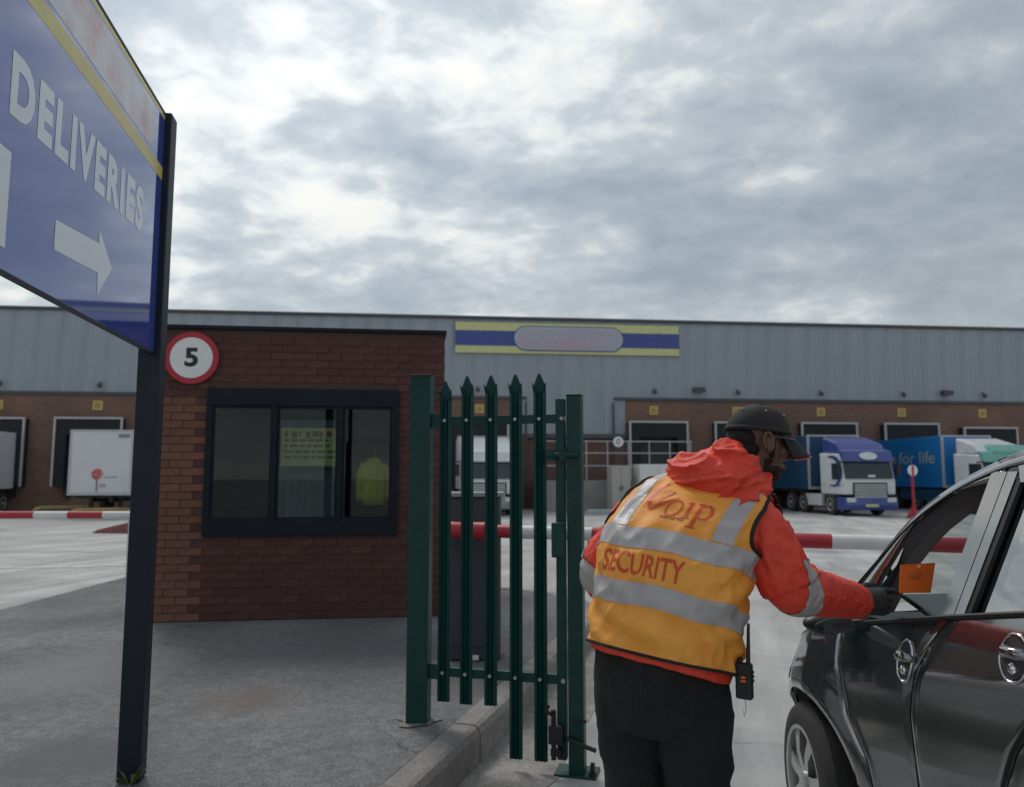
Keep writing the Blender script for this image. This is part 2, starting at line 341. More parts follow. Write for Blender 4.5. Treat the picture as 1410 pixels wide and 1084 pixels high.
def thing(name, label, cat, loc=(0, 0, 0), rz=0, group=None):
    o = bpy.data.objects.new(name, None); COL.objects.link(o); o.location = loc; o.rotation_euler = (0, 0, rz); o.empty_display_size = .1
    return tag(o, label, cat, group)
def struct(o): o['kind'] = 'structure'; return o
def kids(o): return [c for c in bpy.data.objects if c.parent == o]
def copy_tree(o, parent=None):
    c = o.copy(); COL.objects.link(c); c.parent = parent
    for k in kids(o): copy_tree(k, c)
    return c
def flat_text(txt, size=1, bold=0, sx=1, slices=0, space=1):
    cu = bpy.data.curves.new('text', 'FONT'); cu.body = txt; cu.size = size; cu.offset = bold; cu.fill_mode = 'FRONT'; cu.resolution_u = 4; cu.space_character = space
    o = bpy.data.objects.new('text', cu); COL.objects.link(o); dg = bpy.context.evaluated_depsgraph_get()
    me = bpy.data.meshes.new_from_object(o.evaluated_get(dg)); bpy.data.objects.remove(o)
    bm = bmesh.new(); bm.from_mesh(me); bpy.data.meshes.remove(me)
    for v in bm.verts: v.co.x *= sx
    if slices:
        xs = [v.co.x for v in bm.verts]; ys = [v.co.y for v in bm.verts]
        x = min(xs) + slices
        while x < max(xs):
            bmesh.ops.bisect_plane(bm, geom=bm.verts[:] + bm.edges[:] + bm.faces[:], plane_co=(x, 0, 0), plane_no=(1, 0, 0)); x += slices
        y = min(ys) + slices
        while y < max(ys):
            bmesh.ops.bisect_plane(bm, geom=bm.verts[:] + bm.edges[:] + bm.faces[:], plane_co=(0, y, 0), plane_no=(0, 1, 0)); y += slices
    vs = [(v.co.x, v.co.y) for v in bm.verts]; bm.verts.index_update(); fs = [[v.index for v in f.verts] for f in bm.faces]; bm.free()
    x0 = min(v[0] for v in vs); x1 = max(v[0] for v in vs); y0 = min(v[1] for v in vs); y1 = max(v[1] for v in vs)
    return [(v[0] - x0, v[1] - y0) for v in vs], fs, x1 - x0, y1 - y0
def fitted(txt, w, h, fn, bold=0, slices=0, space=1):    # text stretched to w x h, mapped by fn(x, y)
    vs, fs, tw, th = flat_text(txt, 1, bold, 1, 0, space)
    if slices:
        vs, fs, tw, th = flat_text(txt, 1, bold, 1, slices * min(tw / w, th / h), space)
    mb = MB(); mb.add([fn(x * w / tw, y * h / th) for x, y in vs], fs); return mb
def remesh(o, voxel, it=3, disp=None):
    m = o.modifiers.new('r', 'REMESH'); m.mode = 'VOXEL'; m.voxel_size = voxel; m.use_smooth_shade = True
    if it:
        k = o.modifiers.new('s', 'SMOOTH'); k.iterations = it; k.factor = .5
    bpy.context.view_layer.update(); dg = bpy.context.evaluated_depsgraph_get()
    me = bpy.data.meshes.new_from_object(o.evaluated_get(dg)); old = o.data; mats = list(old.materials); o.modifiers.clear(); o.data = me
    me.materials.clear()
    for x in mats: me.materials.append(x)
    if disp:
        ns = [v.normal.copy() for v in me.vertices]
        for v, n in zip(me.vertices, ns): v.co = v.co + n * disp(v.co, n)
    me.polygons.foreach_set('use_smooth', [True] * len(me.polygons)); me.update(); bpy.data.meshes.remove(old)
    return o
def lerp(a, b, t): return a + (b - a) * t
def curve(pts, x):
    if x <= pts[0][0]: return pts[0][1]
    for (a, b), (c, d) in zip(pts, pts[1:]):
        if x <= c:
            t = (x - a) / (c - a); return b + (d - b) * (t * t * (3 - 2 * t) * .5 + t * .5)
    return pts[-1][1]
def smooth_path(pts, n):
    pts = [Vector(p) for p in pts]; P = [pts[0]] + pts + [pts[-1]]; out = []
    for i in range(1, len(P) - 2):
        for k in range(n):
            t = k / n; a, b, c, d = P[i - 1:i + 3]
            out.append(.5 * (2 * b + (c - a) * t + (2 * a - 5 * b + 4 * c - d) * t * t + (3 * b - a - 3 * c + d) * t ** 3))
    out.append(pts[-1]); return out

# ================================================================ SETTING
def ground_z(x, y):
    t = min(max((y - 11) / 20, 0), 1); return -.25 * t * t * (3 - 2 * t)
GY = -.25
def build_ground():
    mb = MB(); xs = [-500, -200, -90, -60] + list(range(-50, 61, 5)) + [75, 100, 200, 500]; ys = [-300, -60, -20, -5] + list(range(0, 62, 2)) + [80, 120, 300, 700]
    vs = [(x, y, ground_z(x, y)) for y in ys for x in xs]; n = len(xs)
    mb.add(vs, [(j * n + i, j * n + i + 1, (j + 1) * n + i + 1, (j + 1) * n + i) for j in range(len(ys) - 1) for i in range(n - 1)])
    struct(mb.build('yard', 'concrete', smooth=True))
build_ground()
PH = .2      # pavement height
kd = Vector((.29, .957, 0)).normalized(); kn = Vector((kd.y, -kd.x, 0)); K0 = Vector((-.252, 4.141, 0))
def build_pavement():
    # kerb line: straight, then a rounded corner behind the gate
    line = [K0 + kd * t for t in (-8.0, -4, -2, 0, 1, 2, 3, 3.8)]
    c0 = line[-1]; rad = 1.5; cen = c0 - kn * rad
    for k in range(1, 9):
        a = k / 8 * R(100); line.append(cen + kn * rad * cos(a) + kd * rad * sin(a))
    line.append(Vector((-1.0, 12.2, 0))); line.append(Vector((-5.2, 12.2, 0)))
    kw = .15
    def off(i, d):
        t = (line[min(i + 1, len(line) - 1)] - line[max(i - 1, 0)]).normalized(); return line[i] - Vector((t.y, -t.x, 0)) * d
    inner = [off(i, kw) for i in range(len(line))]
    poly = [(p.x, p.y) for p in inner] + [(-5.2, line[0].y)]
    mb = MB(); mb.prism(poly, -.3, PH - .006, lambda u, v, t: (u, v, t))
    pv = struct(mb.build('pavement', 'asphalt'))
    # kerb stones along the road, each its own piece
    d = 0; pts = line; seglen = [(b - a).length for a, b in zip(pts, pts[1:])]; tot = sum(seglen)
    def at(d):
        for i, l in enumerate(seglen):
            if d <= l or i == len(seglen) - 1: return pts[i].lerp(pts[i + 1], d / l), (pts[i + 1] - pts[i]).normalized()
            d -= l
    d = .15
    while d < tot - .5:
        L = .6 if d > 10.5 and d < 14.6 else .9
        a, ta = at(d + .004); b, tb = at(min(d + L - .004, tot)); t = (b - a).normalized(); nrm = Vector((t.y, -t.x, 0)); j = random.uniform(-.006, .006)
        prof = [(.012 + j, -.12), (.012 + j, PH - .045), (-.006 + j, PH - .012), (-.03 + j, PH + j * .6), (-kw + .004, PH + j * .6), (-kw + .004, -.12)]
        m = MB(); m.loft([[a + nrm * x + Vector((0, 0, z)) for x, z in prof], [b + nrm * x + Vector((0, 0, z)) for x, z in prof]])
        m.build('kerb_stone', 'kerb', pv, bevel=.004)
        d += L
    # gutter grime strip on the road edge
    m = MB(); n = 40
    vs = []
    for k in range(n + 1):
        p = K0 + kd * lerp(-4, 3.9, k / n); w = .42 + .16 * noise.noise((k * .35, 2, 0))
        vs += [p + kn * .0 + Vector((0, 0, .004)), p + kn * w + Vector((0, 0, .004))]
    m.add(vs, [(2 * k, 2 * k + 1, 2 * k + 3, 2 * k + 2) for k in range(n)]); struct(m.build('gutter', 'gutter'))
    # slab joints of the concrete, as dark thin recesses filled with tar
    m = MB()
    for y in (16.5, 25): m.bb((-40, y, ground_z(0, y) - .02), (50, y + .035, ground_z(0, y) + .006))
    for k in range(-6, 9):
        x0 = k * 5.0 + .8
        for y0, y1 in ((-6, 10.9),): m.bb((x0, y0, -.02), (x0 + .03, y1, .0035)) if not -6 < x0 < 2.4 else None
    struct(m.build('slab_joints', mat('joint_tar', (.36, .355, .34), .9, var=.3, scale=3)))
    m = MB()
    for x0, x1, y in ((-10.6, -7.2, 13.2), (-7.6, -5.9, 13.6), (-12, -10, 13.0)):
        m.grid(lambda u, v, x0=x0, x1=x1, y=y: (lerp(x0, x1, u), y + v * .16 + u * .25, ground_z(0, y + v * .16 + u * .25) + .006), 6, 1)
    struct(m.build('worn_road_marking', mat('worn_marking', (.66, .66, .64), .8, var=.2, scale=9, col2=(.48, .48, .47), c2scale=6, c2lo=.45, c2hi=.6)))
build_pavement()

# ---------------------------------------------------------------- warehouse
WA = R(6.1)
def build_warehouse():
    W = thing('warehouse', 'long grey and brick warehouse with dock doors across the back of the yard', 'warehouse', (0, 42.5, 0), WA)
    zb, zt, zbr = GY - .1, 10.36, 5.8
    # brick bays; the gap between .8 and 5.7 is clad lower down
    opens = {}
    docks = [(-29.7, 4.45), (-25.05 - 1.6, 4.45), (-21.9, 4.48), (-1.9, 4.4), (8.12, 4.5), (13.0, 4.5), (18.06, 4.5), (23.05, 4.5), (27.9, 4.3), (33, 4.5)]
    docks[0] = (-31.6, 4.45)
    def bay(x0, x1):
        ds = sorted(d for d in docks if x0 < d[0] < x1); m = MB(); x = x0
        for c, t in ds:
            m.bb((x, 0, zb), (c - 1.25, .35, zbr)); m.bb((c - 1.25, 0, t - .5), (c + 1.25, .35, zbr)); m.bb((c - 1.25, 0, zb), (c + 1.25, .35, 1.0)); x = c + 1.25
        m.bb((x, 0, zb), (x1, .35, zbr)); m.build('brick_wall', 'farbrick', W)
    bay(-62, .8); bay(5.7, 78)
    m = MB(); m.bb((.8, .03, zb), (5.7, .38, 3.66)); m.build('brick_wall', mat('lower_brown_wall', (.15, .085, .075), .9, var=.2), W)
    m = MB(); m.bb((.7, -.22, 3.60), (7.2, .03, 3.84)); m.build('canopy_edge', 'trim', W, bevel=.02)
    m = MB(); m.bb((-62, -.10, zbr - .06), (.8, .0, zbr + .1)); m.bb((5.7, -.10, zbr - .06), (78, 0, zbr + .1)); m.build('drip_flashing', 'trim', W)
    # ribbed cladding sheets, 1.2 m each
    def sheet(z0, z1):
        mb = MB(); prof = []
        for k in range(4):
            x = k * .3; prof += [(x, 0), (x + .16, 0), (x + .19, -.022), (x + .27, -.022)]
        prof.append((1.2, 0))
        mb.loft([[(x, y, z0) for x, y in prof], [(x, y, z1) for x, y in prof]], caps=False, closed=False); return mb.mesh('cladding_panel', 'cladding')
    hi = sheet(zbr + .1, zt - .12); lo = sheet(3.84, zt - .12)
    x = -61.0
    while x < 77:
        low = .3 < x + .6 < 6.0
        link('cladding_panel', lo if low else hi, W, (x, random.uniform(-.006, .0), 0)); x += 1.203
    m = MB(); m.bb((-62, .3, zbr), (78, .5, zt - .2)); m.bb((-62, .5, zt - .12), (78, 30, zt - .2)); m.bb((-62, .5, zb), (-61.7, 30, zt - .12)); m.bb((77.7, .5, zb), (78, 30, zt - .12)); m.bb((-62, 29.7, zb), (78, 30, zt - .12))
    m.build('roof_and_rear_walls', 'cladding', W)
    m = MB(); m.bb((-62.2, -.16, zt - .17), (78.2, .6, zt)); m.build('eaves_gutter', 'trim', W, bevel=.03)
    # inside darkness
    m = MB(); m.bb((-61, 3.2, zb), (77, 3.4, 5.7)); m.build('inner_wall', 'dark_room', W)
    # dock shelters
    proto = None
    def shelter(c, t):
        s = MB(); w = 1.62; b = 1.0
        s.bb((c - w, -.55, b), (c - w + .55, -.02, t)); s.bb((c + w - .55, -.55, b), (c + w, -.02, t)); s.bb((c - w + .55, -.54, t - .85), (c + w - .55, -.02, t))
        o = s.build('dock_shelter', 'shelter', W)
        f = MB(); f.bb((c - w - .06, -.6, b), (c - w + .04, -.5, t + .06)); f.bb((c + w - .04, -.6, b), (c + w + .06, -.5, t + .06)); f.bb((c - w + .04, -.6, t - .04), (c + w - .04, -.5, t + .06)); f.build('shelter_frame', 'alu', o)
        d = MB(); n = 5
        for k in range(n): d.bb((c - 1.24, .16, .98 + k * .62), (c + 1.24, .22, .98 + k * .62 + .605))
        d.build('roller_door', mat('dock_door', (.045, .055, .065), .6), o)
        bf = MB()
        for sx in (-1, 1): bf.bb((c + sx * 1.05 - .15, -.3, .45), (c + sx * 1.05 + .15, -.005, .95))
        bf.build('dock_buffer', 'rubber', o)
    for c, t in docks: shelter(c, t)
    for c, dig in ((-21.71, '15'), (-1.8, '14'), (8.0, '12'), (12.84, '11'), (17.87, '10'), (22.8, '9'), (27.85, '8'), (-26.6, '16')):
        m = MB(); m.box((c, -.03, 5.19), (.5, .04, .5)); p = m.build('dock_number', 'yellow', W, bevel=.01)
        q = MB(); q.box((c, -.052, 5.19), (.3, .006, .32)); q.build('number_plate_face', mat('plate_face', (.36, .28, .14), .6), p)
    for c, kind in ((-21.6, 0), (-1.9, 0), (8.03, 0), (10.57, 1), (12.87, 0), (17.83, 0), (22.86, 0), (25.54, 1), (27.92, 0), (-26.5, 0)):
        m = MB()
        if kind: m.box((c, -.28, 6.36), (.62, .3, .26)); m.box((c, -.1, 6.4), (.1, .2, .1))
        else: m.ell((c, -.26, 6.22), (.13, .13, .13), nu=10, nv=6); m.tube([(c, -.04, 6.42), (c, -.26, 6.3)], .035, 6)
        m.build('flood_lamp' if kind else 'dock_lamp', 'trim', W)
    # downpipes
    for x in (.76, 5.66):
        m = MB(); m.tube([(x, -.16, zb), (x, -.16, 5.6)], .06, 8); m.build('downpipe', 'trim', W)
    # fascia sign
    F = thing('fascia_sign', 'long blue and yellow sign with a blank pill shaped logo panel on the warehouse cladding', 'sign', W.matrix_basis @ Vector((3.18, -.1, 9.13)) if False else (0, 0, 0))
    F.location = Vector((0, 42.5, 0)) + Matrix.Rotation(WA, 3, 'Z') @ Vector((3.18, -.08, 0)); F.location.z = 9.14; F.rotation_euler = (0, 0, WA)
    m = MB(); m.bb((-6.33, -.06, .40), (6.33, .0, .86)); m.build('yellow_stripe', 'paleyel', F)
    m = MB(); m.bb((-6.33, -.06, -.85), (6.33, .0, -.45)); m.build('yellow_stripe', 'paleyel', F)
    m = MB(); m.bb((-6.33, -.065, -.45), (6.33, .0, .40)); m.build('blue_stripe', 'signblue', F)
    def pill(a, r, n=12): return [(a * s + r * cos(t), r * sin(t)) for s, t0 in ((1, -pi / 2), (-1, pi / 2)) for t in [t0 + pi * k / n for k in range(n + 1)]]
    for w, r, y, mm, nm in ((2.42, .70, -.10, 'signblue', 'logo_border'), (2.42, .64, -.125, mat('pale_border', (.5, .52, .6), .5), 'logo_rim'), (2.42, .57, -.14, 'pill', 'logo_panel')):
        m = MB(); m.prism(pill(w, r), -.05, y); m.build(nm, mm, F)
    return W
W = build_warehouse()
def on_wall(lx, d, z=GY):   # d metres in front of the wall
    v = Vector((0, 42.5, 0)) + Matrix.Rotation(WA, 3, 'Z') @ Vector((lx, -d, 0)); v.z = z; return v

# ---------------------------------------------------------------- lorries
def wheel(mbT, mbR, c, r, w):
    x, y, z = c
    prof = [(-w / 2, r * .62), (-w / 2, r * .92), (-w / 2 + .05, r), (w / 2 - .05, r), (w / 2, r * .92), (w / 2, r * .62)]
    mbT.loft([[(x + px, y + pr * cos(t), z + pr * sin(t)) for t in [2 * pi * k / 20 for k in range(20)]] for px, pr in prof])
    s = -1 if x < 0 else 1
    prof = [(-w / 2 + .01, r * .6), (w / 2 - .02 if s > 0 else -w / 2 + .02, r * .6)]
    fx = x + s * (w / 2 - .02)
    mbR.loft([[(fx + s * px, y + pr * cos(t), z + pr * sin(t)) for t in [2 * pi * k / 20 for k in range(20)]] for px, pr in ((-.2, r * .6), (.03, r * .61), (.03, r * .52), (-.05, r * .42), (.02, r * .2), (.05, r * .1))])
def add_wheel(parent, c, r=.5, w=.32):
    t = MB(); q = MB(); wheel(t, q, c, r, w); o = t.build('wheel', 'rubber', parent, auto=True); q.build('rim', 'rim', o, auto=True)
def trailer(T, y0, length, h0, h1, m_box, name='trailer_box', wheels=True):
    b = MB(); b.bb((-1.27, y0, h0), (1.27, y0 + length, h1)); box = b.build(name, m_box, T, bevel=.03)
    f = MB()
    for sx in (-1, 1):
        f.bb((sx * 1.28 - .04, y0 - .025, h0), (sx * 1.28 + .04, y0 + .08, h1 + .02))
    f.bb((-1.24, y0 - .025, h1 - .06), (1.24, y0 + .05, h1 + .02)); f.bb((-1.24, y0 - .025, h0), (1.24, y0 + .05, h0 + .12)); f.build('edge_frame', 'alu', box)
    c = MB(); c.bb((-.5, y0 + .2, h0 - .3), (-.35, y0 + length - .1, h0)); c.bb((.35, y0 + .2, h0 - .3), (.5, y0 + length - .1, h0)); c.bb((-1.2, y0 + .4, h0 - .14), (1.2, y0 + length - .2, h0 - .001)); c.build('chassis', 'black', T)
    return box
def lorry_cab(T, paint, visor, skirt, big=True, deflector='cab_white'):
    m = MB(); prof = [(0.02, .95), (.0, 1.55), (.04, 1.62), (.26, 2.55), (.36, 2.78), (2.1, 2.86), (2.1, .95)]
    m.prism(prof, -1.22, 1.22, lambda u, v, t: (t, u, v)); cab = m.build('cab', paint, T, bevel=.07)
    m = MB(); m.prism([(.35, 2.83), (.8, 3.28), (2.05, 3.62), (2.05, 2.84)], -1.1, 1.1, lambda u, v, t: (t, u, v)); m.build('roof_deflector', deflector, T, bevel=.08)
    m = MB(); m.prism([(.0, 1.66), (-.02, 1.68), (.195, 2.44), (.24, 2.44), (.07, 1.66)], -1.12, 1.12, lambda u, v, t: (t, u, v)); m.build('windscreen', 'truckglass', T, bevel=.015)
    m = MB(); m.prism([(.06, 2.40), (.02, 2.46), (.20, 2.90), (.42, 2.96), (.4, 2.75)], -1.19, 1.19, lambda u, v, t: (t, u, v)); m.build('sun_visor', visor, T, bevel=.03)
    m = MB()
    for k in range(6): m.box((0, -.02, .86 + k * .105), (1.5, .05, .075))
    g = m.build('grille', 'galv', T, bevel=.01); m = MB(); m.box((0, .01, 1.13), (1.62, .05, .72)); m.build('grille_backing', 'black', g)
    m = MB(); m.prism([(-.06, .28), (-.1, .5), (-.06, .84), (.7, .84), (.7, .28)], -1.24, 1.24, lambda u, v, t: (t, u, v)); m.build('bumper', skirt, T, bevel=.05)
    m = MB(); m.bb((-.3, -.115, .42), (.3, -.09, .54)); m.build('number_plate', 'paleyel', T)
    for sx in (-1, 1):
        m = MB(); m.box((sx * .95, -.075, .72), (.42, .06, .2)); m.build('headlight', 'lamp', T, bevel=.02)
        m = MB(); m.bb((sx * 1.225 - .012, .3, 1.62), (sx * 1.225 + .012, 1.02, 2.36)); m.build('side_window', 'truckglass', T, bevel=.01)
        m = MB(); m.box((sx * 1.42, .1, 2.05), (.2, .16, .55)); m.box((sx * 1.33, .12, 2.42), (.3, .06, .06)); m.build('mirror', 'black', T, bevel=.02)
        m = MB(); m.bb((sx * 1.0 - .2, 2.1, .4), (sx * 1.0 + .2, 3.6, .95)); m.build('side_skirt', paint, T, bevel=.02)
        add_wheel(T, (sx * 1.05, 1.3, .5))
        m = MB(); rr = .62; m.tube([(sx * 1.06, 1.3 + rr * cos(t), .5 + rr * sin(t)) for t in [k / 10 * pi for k in range(11)]], .17, 6, ry=.25); m.build('wheel_arch', 'black', T)
        for y in (3.9, 5.2): add_wheel(T, (sx * 1.05, y, .5))
    m = MB(); m.bb((-.5, 2.0, .5), (.5, 6.2, .9)); m.bb((-1, 2.0, .55), (1, 2.15, 1.5)); m.build('tractor_chassis', 'black', T)
    return cab
M['cab_white'] = mat('cab_white', (.68, .70, .72), .3, coat=.5, var=.12, scale=1.5, det=8, col2=(.50, .50, .48), c2scale=1.6, c2lo=.52, c2hi=.75)
M['cab_blue'] = mat('cab_blue', (.045, .07, .28), .3, coat=.5, var=.1)
M['box_navy'] = mat('navy_curtain', (.012, .06, .125), .5, var=.15, scale=1)
M['box_blue'] = mat('bright_blue_curtain', (.008, .17, .46), .45, var=.1, scale=.7)
M['box_white'] = mat('white_trailer', (.66, .67, .70), .4, var=.06, scale=1.2)
M['cab_green'] = mat('cab_green', (.16, .42, .36), .35, coat=.4, var=.1)
M['lettering'] = mat('faded_lettering', (.42, .46, .36), .5, var=.1)
def lorries():
    rz = WA
    # blue and white lorry
    T = thing('articulated_lorry', 'white lorry cab with dark blue visor and swoosh pulling a navy trailer', 'lorry', (15.95, 34.7, ground_z(0, 34.7)), rz, 'lorries parked at the docks')
    cab = lorry_cab(T, 'cab_white', 'cab_blue', 'cab_blue', deflector='cab_blue')
    trailer(T, 3.0, 8.0, 1.15, 3.75, 'box_navy')
    for y in (8.2, 9.5):
        for sx in (-1, 1): add_wheel(T, (sx * 1.05, y, .5))
    # swoosh on the door side, thin blue crescent
    for sx in (-1, 1):
        m = MB(); n = 18; o = []; i_ = []
        for k in range(n + 1):
            a = R(60 + 215 * k / n); w = .30 * sin(pi * k / n) ** .8 + .01
            cx, cz = .95, 2.0
            o.append((sx * 1.232, cx - .86 * cos(a) * -1, cz + .72 * sin(a))); i_.append((sx * 1.232, cx - (.86 - w) * cos(a) * -1, cz + (.72 - w * .8) * sin(a)))
        m.add([p for q in zip(o, i_) for p in q], [(2 * k, 2 * k + 1, 2 * k + 3, 2 * k + 2) for k in range(n)]); m.build('swoosh', 'cab_blue', cab)
        m = MB(); m.box((sx * 1.233, .75, 1.36), (.004, .9, .05)); m.build('door_lettering', 'cab_blue', cab)
    m = MB(); m.prism([(.42 * cos(t), 2.68 + .17 * sin(t)) for t in [2 * pi * k / 24 for k in range(24)]], 0, 1, lambda u, v, t: (u, lerp(.08, .035, t) + (v - 2.6) * .38 - .03, v)); m.build('visor_badge', 'cab_white', T)
    m = MB(); m.box((.1, -.0, 1.78), (.34, .02, .1)); m.build('cab_dashboard_card', 'white', T)
    # green and white lorry with the bright blue trailer
    T = thing('articulated_lorry', 'white lorry cab with green visor and bright blue lettered trailer at the far right', 'lorry', (22.95, 35.9, ground_z(0, 36)), rz, 'lorries parked at the docks')
    lorry_cab(T, 'cab_white', 'cab_green', 'cab_green', deflector='cab_white')
    m = MB(); m.prism([(.2, 2.72), (.12, 2.9), (.4, 3.2), (1.0, 3.3), (1.0, 2.8)], -.62, 1.3, lambda u, v, t: (t, u, v)); m.build('roof_fairing', 'cab_green', T, bevel=.08)
    box = trailer(T, 2.75, 8.4, 1.2, 3.78, 'box_blue')
    for y in (7.2, 8.5, 9.8):
        for sx in (-1, 1): add_wheel(T, (sx * 1.05, y, .5))
    fitted('Here for life', 5.6, .62, lambda x, y: (-1.283, 9.0 - x, 2.42 + y)).build('lettering', 'lettering', box)
    m = MB()
    for sx in (-1, 1): m.bb((sx * 1.26 - .03, 3.0, .55), (sx * 1.26 + .03, 6.4, 1.1))
    m.build('side_guard', 'box_navy', T)
    # white lorry seen through the gate
    T = thing('articulated_lorry', 'white lorry with dark grille parked head on, seen through the green palisade gate', 'lorry', (-1.05, 35.2, ground_z(0, 35.2)), rz, 'lorries parked at the docks')
    lorry_cab(T, 'cab_white', 'cab_white', 'greytop')
    trailer(T, 3.0, 4.1, 1.15, 3.72, 'box_white')
    # trailers at the left docks
    T = thing('box_trailer', 'white box trailer with a round red emblem, backed on to the left dock', 'trailer', (-17.95, 33.9, ground_z(0, 34)), rz, 'trailers at the left docks')
    box = trailer(T, 0, 4.6, .95, 3.78, 'box_white')
    m = MB(); m.prism([(-.12 + .24 * cos(t), 1.86 + .24 * sin(t)) for t in [2 * pi * k / 20 for k in range(20)]], -.012, -.001, lambda u, v, t: (u, t, v)); m.build('round_emblem', mat('emblem_red', (.5, .09, .10), .5, col2=(.7, .4, .4), c2scale=5), box)
    m = MB(); m.bb((-.15, -.010, 1.1), (-.09, -.001, 1.62)); m.build('emblem_stem', mat('stem', (.25, .08, .08), .6), box)
    m = MB()
    for k in range(5): m.bb((.2 + k * .11, -.008, 1.70), (.27 + k * .11, -.001, 1.76))
    for k in range(3): m.bb((0 + k * .09, -.008, 1.30), (.06 + k * .09, -.001, 1.43))
    m.build('small_print', mat('grey_print', (.24, .25, .28), .6), box)['kind'] = 'stuff'
    MB().bb((.7, -.03, 3.46), (1.15, -.001, 3.62)).build('marker_plate', bpy.data.materials['grey_print'], box)
    for sx in (-1, 1):
        m = MB(); m.bb((sx * .62 - .07, .7, 0), (sx * .62 + .07, .84, .95)); m.bb((sx * .62 - .16, .62, 0), (sx * .62 + .16, .92, .05)); m.build('landing_leg', 'black', T)
        add_wheel(T, (sx * 1.02, 3.5, .45))
    T = thing('box_trailer', 'pale trailer end cut off by the left edge of the photo', 'trailer', (-26.15, 36.6, ground_z(0, 37)), rz, 'trailers at the left docks')
    trailer(T, 0, 2.6, 1.15, 3.95, 'box_white')
    for sx in (-1, 1):
        m = MB(); m.bb((sx * .62 - .07, .7, 0), (sx * .62 + .07, .84, 1.15)); m.build('landing_leg', 'black', T); add_wheel(T, (sx * 1.02, 1.9, .45))
lorries()

